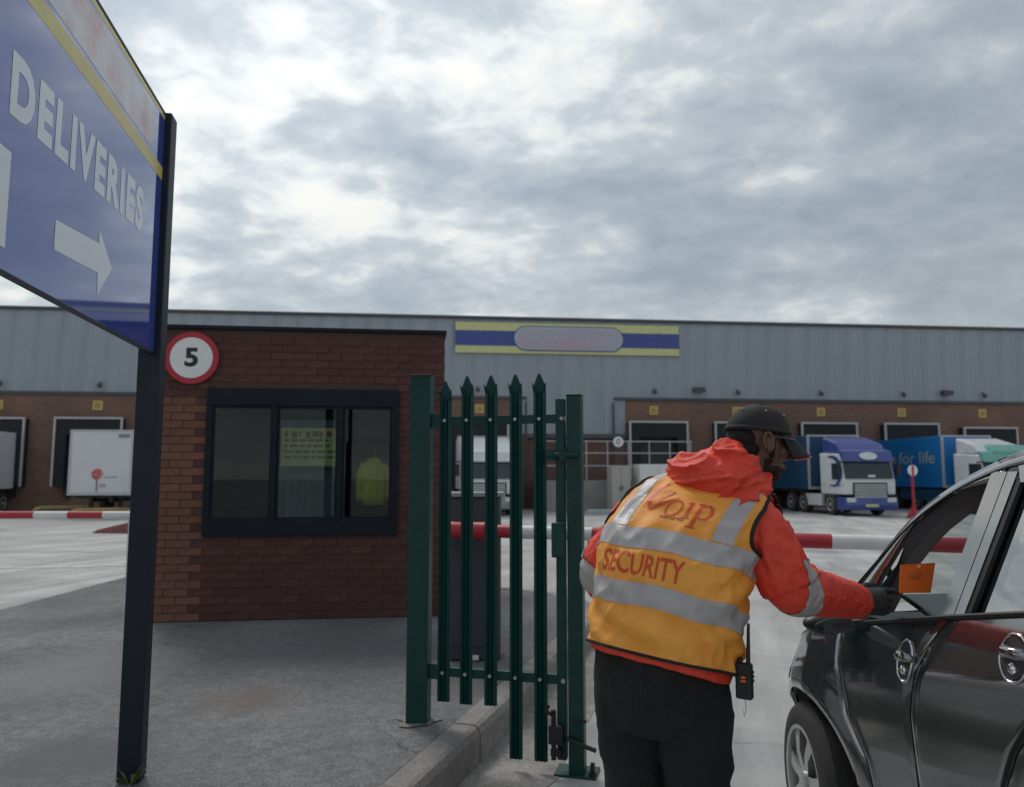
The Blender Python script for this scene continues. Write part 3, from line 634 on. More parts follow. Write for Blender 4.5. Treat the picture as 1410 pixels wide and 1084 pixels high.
# ---------------------------------------------------------------- loading platform, small yard things
def yard_bits():
    P = thing('loading_platform', 'pale concrete platform with galvanised guard rails and steps before the clad bay', 'platform', on_wall(4.6, 3.2), WA)
    m = MB(); m.bb((-3.4, 0, 0), (4.6, 3.0, 1.55)); m.build('concrete_base', mat('pale_concrete', (.30, .30, .29), .9, var=.2, scale=1), P)
    for k in range(6):
        m = MB(); m.bb((4.6 + k * .28, .2, 0), (4.88 + k * .28, 1.5, 1.5 - (k + 1) * .22 + .05)); m.build('step', mat('step_concrete', (.3, .3, .29), .9), P) if k == 0 else m.build('step', bpy.data.materials['step_concrete'], P)
    for k in range(8):
        x = -3.3 + k * 1.1
        m = MB(); m.tube([(x, .06, 1.4), (x, .06, 2.85 + .75)], .035, 6); m.build('rail_post', 'galv', P)
    for z in (2.3, 2.95, 3.55):
        m = MB(); m.tube([(-3.35, .06, z), (4.5, .06, z)], .03, 6); m.build('rail', 'galv', P)
    t = thing('round_notice', 'round white notice hung on the platform guard rail', 'sign', on_wall(5.15, 3.22, 3.28), WA)
    m = MB(); m.prism([(.27 * cos(a), .27 * sin(a)) for a in [2 * pi * k / 24 for k in range(24)]], -.03, 0); m.build('plate', 'signwhite', t)
    m = MB(); n = 20
    rg = [(.10 * cos(2 * pi * k / n), -.034, .14 * sin(2 * pi * k / n)) for k in range(n)]; ri = [(.055 * cos(2 * pi * k / n), -.034, .10 * sin(2 * pi * k / n)) for k in range(n)]
    m.add(rg + ri, [(k, (k + 1) % n, n + (k + 1) % n, n + k) for k in range(n)]); m.build('numeral', 'black', t)
    for lx, d, w, h, dp, mm, lab in ((4.75, 5.3, .95, 2.25, 1.0, mat('grey_locker', (.42, .42, .38), .7, var=.1), 'narrow grey steel locker standing in front of the loading platform'), (6.55, 5.6, 1.9, 2.35, 1.3, 'white', 'wide white steel locker standing beside the grey one')):
        t = thing('steel_locker', lab, 'locker', on_wall(lx, d), WA, 'steel lockers before the platform')
        m = MB(); m.bb((-w / 2, 0, .12), (w / 2, dp, h)); m.build('body', mm, t, bevel=.03)
        for s in (-1, 1):
            q = MB(); q.bb((s * w / 4 - w / 4 + .02, -.03, .2), (s * w / 4 + w / 4 - .02, 0, h - .06)); q.build('door', mm, t, bevel=.01)
            q = MB(); q.bb((s * .06 - .015, -.07, h * .48), (s * .06 + .015, -.03, h * .58)); q.build('handle', 'black', t)
        q = MB(); q.bb((-w / 2 + .05, .05, 0), (w / 2 - .05, dp - .05, .12)); q.build('plinth', 'black', t)
    m = MB(); m.prism([(-1.3, 0), (-1.2, .22), (1.2, .22), (1.3, 0)], 0, 1.0); o = m.build('pallet_stack', mat('pale_pallet', (.36, .40, .40), .8, var=.2)); o.location = on_wall(4.1, 7.0); o.rotation_euler = (0, 0, WA); tag(o, 'low pale pallet pile on the concrete in front of the lockers', 'pallet')
    # round yard sign on a red post
    t = thing('round_yard_sign', 'round white sign with red centre bar on a red post between the two lorries', 'sign', (17.15, 33.3, ground_z(0, 33)), WA)
    m = MB(); m.tube([(0, .03, 0), (0, .03, 2.0)], .055, 8); m.build('post', 'red', t)
    m = MB(); m.prism([(.22 * cos(a), 2.02 + .23 * sin(a)) for a in [2 * pi * k / 24 for k in range(24)]], -.03, 0); m.build('plate', 'signwhite', t)
    m = MB(); m.bb((-.05, -.036, 1.8), (.05, -.031, 2.22)); m.build('red_bar', 'signred', t)
    m = MB(); m.prism([(-.35, 0), (0, .55), (.35, 0)], -.05, .05, lambda u, v, tt: (u, tt + .05, v)); m.build('foot', 'red', t)
    # yellow wheel guides at the left docks
    for i, (x, y, lab) in enumerate(((-21.5, 35.2, 'rusty yellow wheel guide on the ground left of the emblem trailer'), (-18.6, 33.0, 'rusty yellow wheel guide on the ground under the emblem trailer'))):
        o = MB().tube(smooth_path([(0, 0, 0), (0, .0, .22), (.2, .1, .34), (.9, .7, .34), (1.6, 1.6, .3), (1.7, 1.7, 0)], 5), .085, 8).build('wheel_guide', mat('rusty_yellow', (.42, .30, .13), .7, var=.3, scale=4) if i == 0 else bpy.data.materials['rusty_yellow'], smooth=True)
        o.location = (x, y, ground_z(x, y)); tag(o, lab, 'wheel guide', 'wheel guides at the left docks')
    o = MB().prism([(0, 0), (.15, .1), (1.5, .42), (1.62, .35), (1.62, 0)], 0, .5).build('red_ramp', mat('faded_red_ramp', (.26, .10, .09), .8, var=.25)); o.location = (-12.6, 23.5, ground_z(0, 23.5)); tag(o, 'faded red wedge ramp lying on the concrete beyond the left barrier pole', 'ramp')
yard_bits()

# ---------------------------------------------------------------- barriers
def barriers():
    rz = -math.atan2(.29, .957)
    B = thing('entry_barrier', 'slate barrier cabinet with red collar and long red and white pole across the entry lane', 'barrier', (-.275, 5.85, PH), 0, 'red and white lane barriers')
    m = MB(); m.bb((-.19, 0, 0), (.19, .32, 1.19)); m.build('cabinet', 'slate', B, bevel=.015)
    m = MB(); m.bb((-.215, -.02, 1.19), (.215, .34, 1.225)); m.build('cabinet_lid', 'greytop', B, bevel=.008)
    m = MB(); m.bb((-.09, -.006, .005), (.03, -.001, .04)); m.build('white_label', 'signwhite', B)
    m = MB(); m.bb((-.17, -.008, .1), (.17, -.001, .85)); m.build('cabinet_door', 'slate', B, bevel=.004)
    bz = .955; d = Vector((cos(rz), sin(rz), 0)); st = Vector((-.2, -.1, bz))
    edges = [(.0, .5, 'red'), (.5, 1.08, 'white'), (1.08, 1.6, 'red'), (1.6, 2.1, 'white'), (2.1, 2.62, 'red'), (2.62, 3.1, 'white'), (3.1, 3.65, 'red'), (3.65, 4.1, 'white')]
    boom = None
    for a, b, c in edges:
        a_, b_ = st + d * a, st + d * b
        mb = MB(); mb.tube([a_ + Vector((0, 0, -.008 * a)), b_ + Vector((0, 0, -.008 * b))], .047, 14)
        o = mb.build('boom_band', c, B, auto=True)
    m = MB(); m.tube([st - d * .02, st + d * .30], .062, 14); m.build('boom_collar', 'red', B, auto=True)
    # exit barrier on the left
    B = thing('exit_barrier', 'red and white barrier pole across the left exit lane', 'barrier', (-8.6, 10.9, 0), 0, 'red and white lane barriers')
    m = MB(); m.bb((-.19, -.16, 0), (.19, .16, 1.2)); m.build('cabinet', 'slate', B, bevel=.015)
    m = MB(); m.bb((-.215, -.18, 1.2), (.215, .18, 1.235)); m.build('cabinet_lid', 'greytop', B, bevel=.008)
    xs = [.1, 1.17, 1.61, 2.08, 2.54, 3.02, 3.5]
    for k, (a, b) in enumerate(zip(xs, xs[1:])):
        m = MB(); m.tube([(a, -.21, 1.015), (b, -.21, 1.015)], .05, 14); m.build('boom_band', 'white' if k % 2 else 'red', B, auto=True)
    m = MB(); m.bb((-.1, -.25, .93), (.2, -.16, 1.1)); m.build('boom_clamp', 'black', B, bevel=.01)
    m = MB(); m.bb((3.38, -.25, 0), (3.46, -.17, .96)); m.build('rest_post', 'galv', B)
barriers()

# ---------------------------------------------------------------- gatehouse
GA = R(7.2); GO = Vector((-3.362, 7.347, PH)); GX = Vector((cos(GA), sin(GA), 0)); GYV = Vector((-sin(GA), cos(GA), 0))
def build_gatehouse():
    G = thing('gatehouse', 'small dark brick gatehouse with a wide navy framed window and flat roof', 'gatehouse', GO, GA)
    Wd, Dp, Ht = 2.70, 3.0, 2.76; x0, x1, z0, z1 = .46, 2.245, .78, 2.19
    m = MB()
    for a, b in (((0, .0, 0), (x0, .2, Ht)), ((x1, .0, 0), (Wd, .2, Ht)), ((x0, .0, 0), (x1, .2, z0)), ((x0, .0, z1), (x1, .2, Ht)), ((0, .2, 0), (.2, Dp, Ht)), ((Wd - .2, .2, 0), (Wd, Dp, Ht)), ((.2, Dp - .2, 0), (Wd - .2, Dp, Ht))): m.bb(a, b)
    wall = m.build('wall', 'mortar', G)
    # bricks of the front wall: one object each, shared meshes
    var = []; pale = []
    for k in range(5):
        for L, mm in ((var, 'brick'), (pale, 'brick_pale')):
            b = MB(); b.bb((-.1075, -.0045 - .0010 * k, -.0330), (.1075, .004, .0330)); me = b.mesh('brick', mm); L.append(me)
    half = [];
    for mm in ('brick', 'brick_pale'):
        b = MB(); b.bb((-.0505, -.014, -.0325), (.0505, .004, .0325)); half.append(b.mesh('brick', mm))
    stuff = MB(); n = 0; rows = int(Ht / .075)
    for r in range(rows):
        z = .0375 + r * .075; x = -.1125 if r % 2 else 0; c0 = True
        while x < Wd - .02:
            a, b = max(x, 0), min(x + .225, Wd); x += .225
            def place(a, b):
                nonlocal n
                if b - a < .05: return
                L = (b - a) - .010; cx = (a + b) / 2
                me = random.choice(pale if cx < .36 and z < 2.1 else var)
                o = link('brick', me, wall, (cx, random.uniform(-.002, .002), z), (0, random.uniform(-.006, .006), random.uniform(-.012, .012))); o.scale.x = L / .214; n += 1
            if z0 - .03 < z < z1 + .03 and b > x0 and a < x1:
                if a < x0: place(a, x0)
                if b > x1: place(x1, b)
            else: place(a, b)
    # return walls: brick faces joined in one mesh (never seen singly)
    for r in range(rows):
        z = .0375 + r * .075; y = .11 + (.1125 if r % 2 else 0)
        while y < Dp - .12:
            stuff.bb((-.010, y - .107, z - .0325), (.003, y + .107, z + .0325)); stuff.bb((Wd - .003, y - .107, z - .0325), (Wd + .010, y + .107, z + .0325)); y += .225
    s = stuff.build('side_bricks', 'brick', wall); s['kind'] = 'stuff'
    m = MB(); m.bb((-.025, -.035, Ht), (Wd + .025, Dp + .03, Ht + .04)); m.build('roof_edge', 'navy_steel', G, bevel=.008)
    # window unit, slightly proud of the wall
    F = MB(); y = -.04
    F.bb((x0 - .02, y, z1 - .17), (x1 + .02, .12, z1)); F.bb((x0 - .02, y, z0), (x1 + .02, .12, z0 + .15))
    F.bb((x0 - .02, y, z0 + .15), (x0 + .04, .12, z1 - .17)); F.bb((x1 - .05, y, z0 + .15), (x1 + .02, .12, z1 - .17))
    fr = F.build('window_frame', 'navy_steel', G, bevel=.006)
    zb, zt = z0 + .15, z1 - .17; m1, m2 = 1.08, 1.70
    m = MB(); m.bb((m1 - .022, -.05, zb), (m1 + .022, .06, zt)); m.build('mullion', 'navy_steel', fr)
    m = MB(); m.bb((m2 - .022, -.05, zb), (m2 + .022, .06, zt)); m.build('mullion', 'navy_steel', fr)
    for a, b in ((x0 + .04, m1 - .022), (m1 + .022, m2 - .022), (m2 + .022, x1 - .05)):
        m = MB(); m.bb((a, -.012, zb), (b, -.004, zt)); m.build('pane', 'pane', G)
        m = MB()
        for p, q in (((a, zb), (a + .02, zt)), ((b - .02, zb), (b, zt)), ((a + .02, zb), (b - .02, zb + .025)), ((a + .02, zt - .025), (b - .02, zt))): m.bb((p[0], -.022, p[1]), (q[0], .01, q[1]))
        m.build('sash', 'navy_steel', fr)
    # room inside
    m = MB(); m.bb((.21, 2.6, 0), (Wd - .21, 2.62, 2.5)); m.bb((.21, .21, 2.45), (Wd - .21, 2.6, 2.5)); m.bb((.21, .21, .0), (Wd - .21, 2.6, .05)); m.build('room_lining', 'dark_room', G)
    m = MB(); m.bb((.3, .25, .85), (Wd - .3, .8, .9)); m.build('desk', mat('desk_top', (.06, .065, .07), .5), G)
    # blind of vertical slats behind the middle pane
    sl = MB(); sl.bb((-.034, -.002, 0), (.034, .002, zt - zb - .12)); sm = sl.mesh('blind_slat', mat('grey_green_slat', (.20, .24, .22), .7, rnd=.18))
    bl = MB().bb((m1 + .03, .10, zt - .10), (m2 - .03, .16, zt - .06)).build('vertical_blind', 'navy_steel', G)
    k = m1 + .06
    while k < m2 - .04: link('blind_slat', sm, bl, (k, .13, zb), (0, 0, R(18))); k += .066
    # hanging hi vis jacket
    J = thing('hanging_jacket', 'yellow high visibility jacket hanging inside behind the right gatehouse pane', 'jacket', GO + GX * 2.02 + GYV * .24 + Vector((0, 0, 1.06)), GA); J.scale = (.78, .78, .78)
    m = MB(); rings = []
    for h, a, b in ((0, .15, .05), (.1, .17, .06), (.3, .165, .06), (.48, .15, .055), (.56, .1, .04), (.60, .05, .03)):
        rings.append([(a * cos(t) * (1 + .08 * sin(5 * t + h * 9)), b * sin(t) * (1 + .25 * sin(7 * t)), h) for t in [2 * pi * k / 24 for k in range(24)]])
    m.loft(rings); m.build('body', mat('yellow_hi_vis', (.92, .70, .03), .6, var=.25, scale=8), J, smooth=True)
    for sx in (-1, 1):
        m = MB(); m.tube([(sx * .12, 0, .52), (sx * .18, .01, .4), (sx * .19, .015, .2), (sx * .185, .02, .05)], [.05, .055, .05, .045], 10); m.build('sleeve', bpy.data.materials['yellow_hi_vis'], J, smooth=True)
    m = MB(); m.tube([(0, 0, .6), (0, 0, .66), (.02, 0, .68), (.0, 0, .70)], .006, 6); m.build('hook', 'galv', J)
    # faded yellow notice on the middle pane
    N_ = thing('window_notice', 'faded yellow paper notice with red heading stuck inside the middle gatehouse pane', 'notice', GO + GX * 1.40 + GYV * .004 + Vector((0, 0, 1.625)), GA)
    m = MB(); m.bb((-.265, 0, -.185), (.265, .003, .185)); m.build('paper', mat('yellow_paper', (.78, .62, .20), .7, var=.15, scale=6, col2=(.58, .50, .17), c2scale=5), N_)
    m = MB(); random.seed(3)
    for k, w in enumerate((.03, .05, .02, .045, .06, .03, .05)): m.bb((-.23 + k * .066, -.001, .10 - .01 * (k % 2)), (-.23 + k * .066 + w, -.0002, .155))
    m.build('heading', mat('faded_red_ink', (.38, .12, .08), .7), N_)
    m = MB()
    for r_ in range(4):
        x = -.23
        while x < .2:
            w = random.uniform(.03, .09); m.bb((x, -.001, .055 - r_ * .055), (x + w, -.0002, .078 - r_ * .055)); x += w + .018
    m.build('small_lines', mat('faded_ink', (.16, .15, .06), .7), N_)
    # 5 mph sign
    T = thing('speed_limit_sign', 'round white 5 speed sign with red ring on the gatehouse corner', 'sign', GO + GX * .285 + GYV * -.03 + Vector((0, 0, 2.475)), GA)
    circ = lambda r, n=48: [(r * cos(2 * pi * k / n), r * sin(2 * pi * k / n)) for k in range(n)]
    m = MB(); m.prism(circ(.252), -.012, .0); m.build('red_ring', 'signred', T)
    m = MB(); m.prism(circ(.197), -.0150, -.0121); m.build('white_face', 'signwhite', T)
    fitted('5', .125, .185, lambda x, y: (x - .062, -.0165, y - .088), bold=.035).build('numeral', 'black', T)
    m = MB(); m.bb((-.03, .0, -.2), (.03, .02, .2)); m.build('bracket', 'galv', T)
build_gatehouse()

# ---------------------------------------------------------------- palisade gate
def build_gate():
    A = Vector((-.52, 4.46, 0)); Bp = Vector((.315, 4.24, 0)); d = (Bp - A).normalized(); rz = math.atan2(d.y, d.x); Lg = (Bp - A).length
    for nm, lab, pos, base, top, w in (('gate_post', 'tall green gate post standing on the pavement at the left of the gate', A, PH - .005, 2.12, .120), ('gate_post', 'green gate post with base plate standing on the road beside the guard', Bp + d * .03, 0, 1.985, .082)):
        T = thing(nm, lab, 'gate post', (pos.x, pos.y, base), rz + (R(10) if pos is A else 0), 'green gate posts')
        m = MB(); m.bb((-w / 2, -w / 2, 0), (w / 2, w / 2, top - base)); m.build('post', 'green', T, bevel=.006)
        m = MB(); m.bb((-w / 2 - .003, -w / 2 - .003, top - base), (w / 2 + .003, w / 2 + .003, top - base + .006)); m.build('cap', 'green', T, bevel=.002)
        m = MB()
        if base: m.add([((.11 + .03 * sin(5 * t)) * cos(t), (.11 + .03 * cos(3 * t)) * sin(t), .004 if False else .006) for t in [2 * pi * k / 20 for k in range(20)]], [tuple(range(20))]); m.build('mortar_collar', 'kerb', T)
        else:
            m.bb((-.115, -.07, .0), (.105, .09, .014)); m.build('base_plate', 'green', T, bevel=.003)
            m = MB(); m.tube([(.085, -.04, .01), (.085, -.04, .075)], .012, 8); m.tube([(.085, -.04, .012), (.085, -.04, .03)], .022, 6); m.build('anchor_bolt', 'black', T)
    G = thing('palisade_gate', 'green steel palisade gate with five spiked pales', 'gate', (A.x, A.y, 0), rz)
    zT, zB = 1.86, .475
    for z in (zT, zB):
        m = MB(); m.bb((.07, -.022, z - .025), (Lg - .045, -.016, z + .025)); m.bb((.07, -.016, z + .019), (Lg - .045, .03, z + .025)); m.build('rail', 'green', G, bevel=.002)
        m = MB(); m.bb((.06, -.03, z - .04), (.13, -.0225, z + .04)); m.build('rail_cleat', 'green', G, bevel=.002)
    xs = [.155, .285, .425, .567, .703]; bots = [.32, .315, .318, .055, .055]
    def pale(h, me=[{}]):
        w = .036; pr = [(-w, .0), (-w * .55, -.014), (-w * .3, -.002), (0, -.016), (w * .3, -.002), (w * .55, -.014), (w, 0)]
        m = MB(); rings = []; th = .003
        for z, s, tp in ((0, 1, 0), (h - .105, 1, 0), (h - .1, 1, 1)):
            if tp == 0: rings.append([(x, y, z) for x, y in pr] + [(x, y + th, z) for x, y in reversed(pr)])
        m.loft(rings)
        # triple spike: side lobes bent out, tall centre point
        b = h - .105
        def spike(xa, xb, xt, zt, y0, y1): m.add([(xa, y0, b), (xb, y0, b), (xt, y1, b + zt), (xa, y0 + th, b), (xb, y0 + th, b), (xt, y1 + th, b + zt)], [(0, 1, 2), (5, 4, 3), (0, 3, 4, 1), (1, 4, 5, 2), (2, 5, 3, 0)])
        m.add([(-w, 0, b), (w, 0, b), (w * .98, -.006, b + .035), (.006, -.014, b + .105), (-.006, -.014, b + .105), (-w * .98, -.006, b + .035)] + [(-w, th, b), (w, th, b), (w * .98, -.006 + th, b + .035), (.006, -.014 + th, b + .105), (-.006, -.014 + th, b + .105), (-w * .98, -.006 + th, b + .035)],
              [(0, 1, 2, 3, 4, 5), (11, 10, 9, 8, 7, 6)] + [(k, (k + 1) % 6, 6 + (k + 1) % 6, 6 + k)[::-1] for k in range(6)])
        spike(-w, -w * .25, -w * 1.12, .06, -.004, -.026); spike(w * .25, w, w * 1.12, .06, -.004, -.026)
        return m
    for x, b in zip(xs, bots):
        top = 2.085 if x < .2 else 2.11
        p = pale(top - b).build('pale', 'green', G, loc=(x, -.026, b))
        m = MB()
        for z in (zT, zB):
            m.tube([(x, -.036, z), (x, -.052, z)], .009, 8)
        o = m.build('bolt', 'galv', p); o.location = (-x, .026, -b)
    # right stile, lock, hinges and drop bolt
    xe = Lg - .045
    m = MB(); m.bb((xe - .028, -.03, .07), (xe + .022, .02, 1.97)); m.build('stile', 'green', G, bevel=.004)
    m = MB(); m.bb((xe - .045, -.075, 1.115), (xe + .03, -.031, 1.30)); m.build('lock_box', 'green', G, bevel=.008)
    m = MB(); m.tube([(xe - .075, -.05, 1.66), (xe + .10, -.05, 1.66)], .016, 8); m.bb((xe - .08, -.06, 1.63), (xe - .03, -.031, 1.69)); m.bb((xe + .0, -.065, 1.63), (xe + .03, -.031, 1.70)); m.build('slide_bolt', 'green', G)
    m = MB(); m.bb((xe + .022, -.02, 1.845), (xe + .03, .02, 1.875)); m.tube([(xe + .01, -.03, 1.86), (xe + .01, -.05, 1.86)], .01, 8); m.tube([(xe + .01, -.03, .475), (xe + .01, -.05, .475)], .012, 8); m.build('fixing', 'galv', G)
    m = MB(); m.tube([(xe - .04, -.06, .08), (xe - .04, -.06, .33)], .013, 8); m.bb((xe - .065, -.075, .16), (xe + .01, -.031, .25)); m.tube([(xe - .04, -.06, .30), (xe - .075, -.09, .33), (xe - .06, -.09, .36)], .01, 6); m.bb((xe - .055, -.07, .1), (xe + .0, -.031, .135)); m.build('drop_bolt', 'black', G)
    m = MB(); m.tube([(xe + .03, -.05, .19), (xe + .12, -.07, .165), (xe + .185, -.08, .15)], .012, 8); m.tube([(xe + .06, -.045, .27), (xe + .13, -.045, .28)], .008, 6); m.build('bolt_handle', 'black', G)
build_gate()

# ---------------------------------------------------------------- deliveries sign
def build_sign():
    B = Vector((-1.705, 3.623, PH)); d = Vector((.165, -.986, 0)); ang = math.atan2(d.y, d.x)
    # local x runs from the far post towards the near one, local y points at the lane (+x side is -y after rotation)
    T = thing('deliveries_sign', 'blue DELIVERIES board with white right arrow between tall navy posts', 'sign', B, ang)
    zo = -PH; Lx = 2.35
    top = 3.30
    for x in (-.005, Lx):
        m = MB(); m.bb((x - .05, -.05, 0), (x + .05, .05, top + zo)); m.build('post', 'postnavy', T, bevel=.006)
    f = .0203     # face lies towards +local y? the lane side is local +y
    side = 1 if (Matrix.Rotation(ang, 3, 'Z') @ Vector((0, 1, 0))).x > 0 else -1
    y = side * f
    def pl(x, z, e=0): return (x, y + side * e, z + zo)
    m = MB(); m.bb((.045, .010, 2.125 + zo), (Lx - .05, .02, 3.283 + zo)); p = m.build('panel', 'panelblue', T, bevel=.003)
    for za, zc in ((2.112, 2.125), (3.283, 3.295)): MB().bb((.045, .009, za + zo), (Lx - .05, .0225, zc + zo)).build('frame_edge', 'postnavy', T)
    def flat(poly, name, mm, e):
        mb = MB(); mb.add([pl(x, z, e) for x, z in poly], [tuple(range(len(poly)))])
        return mb.build(name, mm, T, fix=False)
    def rect(x0, x1, z0, z1): return [(x0, z0), (x1, z0), (x1, z1), (x0, z1)]
    flat(rect(.05, Lx - .055, 2.955, 3.02), 'yellow_band', 'signyellow', .0003)
    flat(rect(.05, Lx - .055, 3.255, 3.28), 'yellow_edge', 'signyellow', .0003)
    n = 14; r = .098
    capl = [(Lx - .45 + r * cos(t), 3.138 + r * sin(t)) for t in [-pi / 2 + pi * k / n for k in range(n + 1)]]; capr = [(.30 + r * cos(t), 3.138 + r * sin(t)) for t in [pi / 2 + pi * k / n for k in range(n + 1)]]
    flat(capl + capr, 'logo_panel', 'signpill', .0006)
    fitted('DELIVERIES', 1.235, .195, lambda x, yy: pl(1.545 - x, 2.575 + yy + (x / 1.235) * .04, .0006), bold=.052, space=1.22).build('lettering', 'signtext', T)
    flat([(1.195, 2.28), (.806, 2.306), (.797, 2.222), (.655, 2.36), (.811, 2.474), (.806, 2.418), (1.195, 2.38)], 'arrow', 'signtext', .0006)
    flat(rect(1.515, 1.60, 2.19, 2.47), 'letter_stroke', 'signtext', .0006)
    # weed at the foot of the post
    Wd = thing('weed', 'small yellow green weed growing at the foot of the navy sign post', 'weed', B + d * .07 + Vector((.02, 0, 0)))
    random.seed(5)
    for k in range(14):
        a = random.uniform(0, 2 * pi); L = random.uniform(.05, .11); up = random.uniform(.5, 1.3); w = .008
        c = Vector((cos(a), sin(a), 0)); s = Vector((-sin(a), cos(a), 0)); b0 = c * .01
        q = b0 + c * L * .4 + Vector((0, 0, L * up * .7)); t = b0 + c * L * .85 + Vector((0, 0, L * up))
        m = MB(); m.add([b0 - s * .003, b0 + s * .003, q + s * w, t, q - s * w], [(0, 1, 2, 4), (4, 2, 3)]); m.build('leaf', 'leaf', Wd)
build_sign()

# ================================================================ CAR
def build_car():
    C = thing('parked_car', 'glossy dark grey car with open front window beside the guard', 'car', (1.19, 3.15, 0), R(10))
    WID = 1.70
    ZB = [(-.50, .50), (-.47, .60), (-.42, .70), (-.36, .78), (-.26, .865), (-.12, .925), (.05, .967), (.34, 1.033), (.70, 1.112), (1.04, 1.182), (1.4, 1.215), (2.3, 1.20), (2.6, 1.12)]
    def zb(s):
        if s <= ZB[0][0]: return ZB[0][1]
        for (a, b), (c, e) in zip(ZB, ZB[1:]):
            if s <= c: return b + (e - b) * (s - a) / (c - a)
        return ZB[-1][1]
    PLAN = [(-.50, .42), (-.47, .26), (-.42, .17), (-.34, .095), (-.22, .04), (-.08, .008), (.05, 0), (2.0, 0), (2.35, .05), (2.6, .2)]
    def plan(s):
        for (a, b), (c, e) in zip(PLAN, PLAN[1:]):
            if s <= c: return b + (e - b) * max(0, (s - a)) / (c - a)
        return PLAN[-1][1]
    PROF = [(0, .085), (.10, .045), (.25, .022), (.45, .010), (.62, .003), (.74, .0), (.80, .001), (.86, .012), (.93, .026), (1.0, .046)]
    def prof(v):
        for (a, b), (c, e) in zip(PROF, PROF[1:]):
            if v <= c: return b + (e - b) * (v - a) / (c - a)
        return PROF[-1][1]
    ZS = .24
    def side(s, v, sgn=0, inn=0):
        z = ZS + v * (zb(s) - ZS); x = plan(s) + prof(v) + inn
        # wheel arch flare
        dd = math.hypot(s - WS, z - .31)
        if s < .5: x -= .018 * max(0, 1 - abs(dd - .40) / .10)
        return (x if sgn == 0 else WID - x, -s, z)
    WS = -.10; AR = .375
    def seam(pts):
        def fn(z):
            if z <= pts[0][0]: return pts[0][1]
            for (a, b), (c, e) in zip(pts, pts[1:]):
                if z <= c: return b + (e - b) * (z - a) / (c - a)
            return pts[-1][1]
        return fn
    sF = seam([(.2, .40), (.55, .30), (.68, .20), (.88, .15), (1.0, .13)])
    sR = seam([(.25, .60), (.56, .56), (.776, .55), (.90, .58), (.974, .617), (1.05, .66), (1.103, .702), (1.2, .76)])
    sE = seam([(.25, .95), (.56, .92), (.693, .93), (.80, .98), (.90, 1.06), (1.0, 1.20), (1.1, 1.36), (1.3, 1.42)])
    def zat(s, v): return ZS + v * (zb(s) - ZS)
    def panel(name, f0, f1, nu, nv, arch=None, gap=.0026, sgn=0):
        bm = bmesh.new(); V = {}
        for j in range(nv + 1):
            v = j / nv
            for i in range(nu + 1):
                z = zat(.6, v); a = f0(z) + gap; b = f1(z) - gap
                s = lerp(a, b, i / nu); z = zat(s, v); a = f0(z) + gap; b = f1(z) - gap; s = lerp(a, b, i / nu)
                inn = .005 if (i == 0 and f0(0) > -.4) or i == nu else 0
                V[i, j] = [s, v, inn]
        dead = set()
        if arch:
            ws, wz, ar = arch
            for k, q in V.items():
                z = zat(q[0], q[1]); dx, dz = q[0] - ws, z - wz; r = math.hypot(dx, dz)
                if r < ar:
                    if r > ar - .022 and r > 0:
                        q[0] = ws + dx * ar / r; q[1] = (wz + dz * ar / r - ZS) / (zb(q[0]) - ZS)
                    else: dead.add(k)
        P = {k: bm.verts.new(side(q[0], q[1], sgn, q[2])) for k, q in V.items() if k not in dead}
        for j in range(nv):
            for i in range(nu):
                ks = [(i, j), (i + 1, j), (i + 1, j + 1), (i, j + 1)]
                ks = [k for k in ks if k in P]
                if len(ks) >= 3: bm.faces.new([P[k] for k in ks])
        bmesh.ops.recalc_face_normals(bm, faces=bm.faces)
        if bm.faces:
            bm.faces.ensure_lookup_table(); f = max(bm.faces, key=lambda f: abs(f.normal.x))
            if (f.normal.x > 0) == (sgn == 0): bmesh.ops.reverse_faces(bm, faces=bm.faces[:])
        me = bpy.data.meshes.new(name); bm.to_mesh(me); bm.free(); me.materials.append(M['carpaint']); sharp(me, 38)
        return link(name, me, C)
    RW = 1.62
    for sgn in (0, 1):
        panel('front_wing', lambda z: -.498, sF, 52, 40, (WS, .31, AR), sgn=sgn)
        panel('front_door', sF, sR, 22, 40, sgn=sgn)
        panel('rear_door', sR, sE, 22, 40, sgn=sgn)
        panel('rear_wing', sE, lambda z: 2.55, 60, 40, (RW, .33, .38), sgn=sgn)
    # dark inner shell behind the door gaps
    for sgn in (0, 1):
        for a0, a1, v0, v1 in ((.42, 1.12, 0, .985), (.13, .418, .62, .985), (1.122, 2.1, .75, .985)):
            MB().grid(lambda u, v: side(lerp(a0, a1, u), lerp(v0, v1, v), sgn, .022), 12, 8).build('inner_shell', 'carblack', C)
    # wheel arch liners and lips
    for ws, wz, ar in ((WS, .31, AR), (RW, .33, .38)):
        for sgn in (0, 1):
            m = MB(); pts = [R(-12 + 204 * k / 30) for k in range(31)]
            m.loft([[((plan(ws + ar * cos(t)) + .02 + dx) if sgn == 0 else WID - (plan(ws + ar * cos(t)) + .02 + dx), -(ws + (ar + .006) * cos(t)), max(.16, wz + (ar + .006) * sin(t))) for t in pts] for dx in (0, .28)], caps=False, closed=False)
            m.build('arch_liner', 'carblack', C, fix=False)
            m = MB(); m.bb((0, 0, 0), (0.001, .001, .001))
    # sill
    m = MB()
    for sgn in (0, 1):
        m.loft([[(x if sgn == 0 else WID - x, -s, z) for x, z in ((.07, .25), (.10, .17), (.3, .17), (.3, .25))] for s in (.30, .8, 1.2)])
    m.build('sill', 'carpaint', C, bevel=.01)
    # bonnet and front bumper
    def hood(u, v):
        s = lerp(-.50, .16, u); e = plan(s) + .045 - .0; x = lerp(e, WID - e, v); a = 4 * v * (1 - v)
        return (x, -s + a * .10 * (1 - u) ** 2, zb(s) + .055 * a ** .7 * (.3 + u * .7) + .004)
    m = MB(); m.grid(hood, 20, 24); m.build('bonnet', 'carpaint', C, auto=True)
    m = MB()
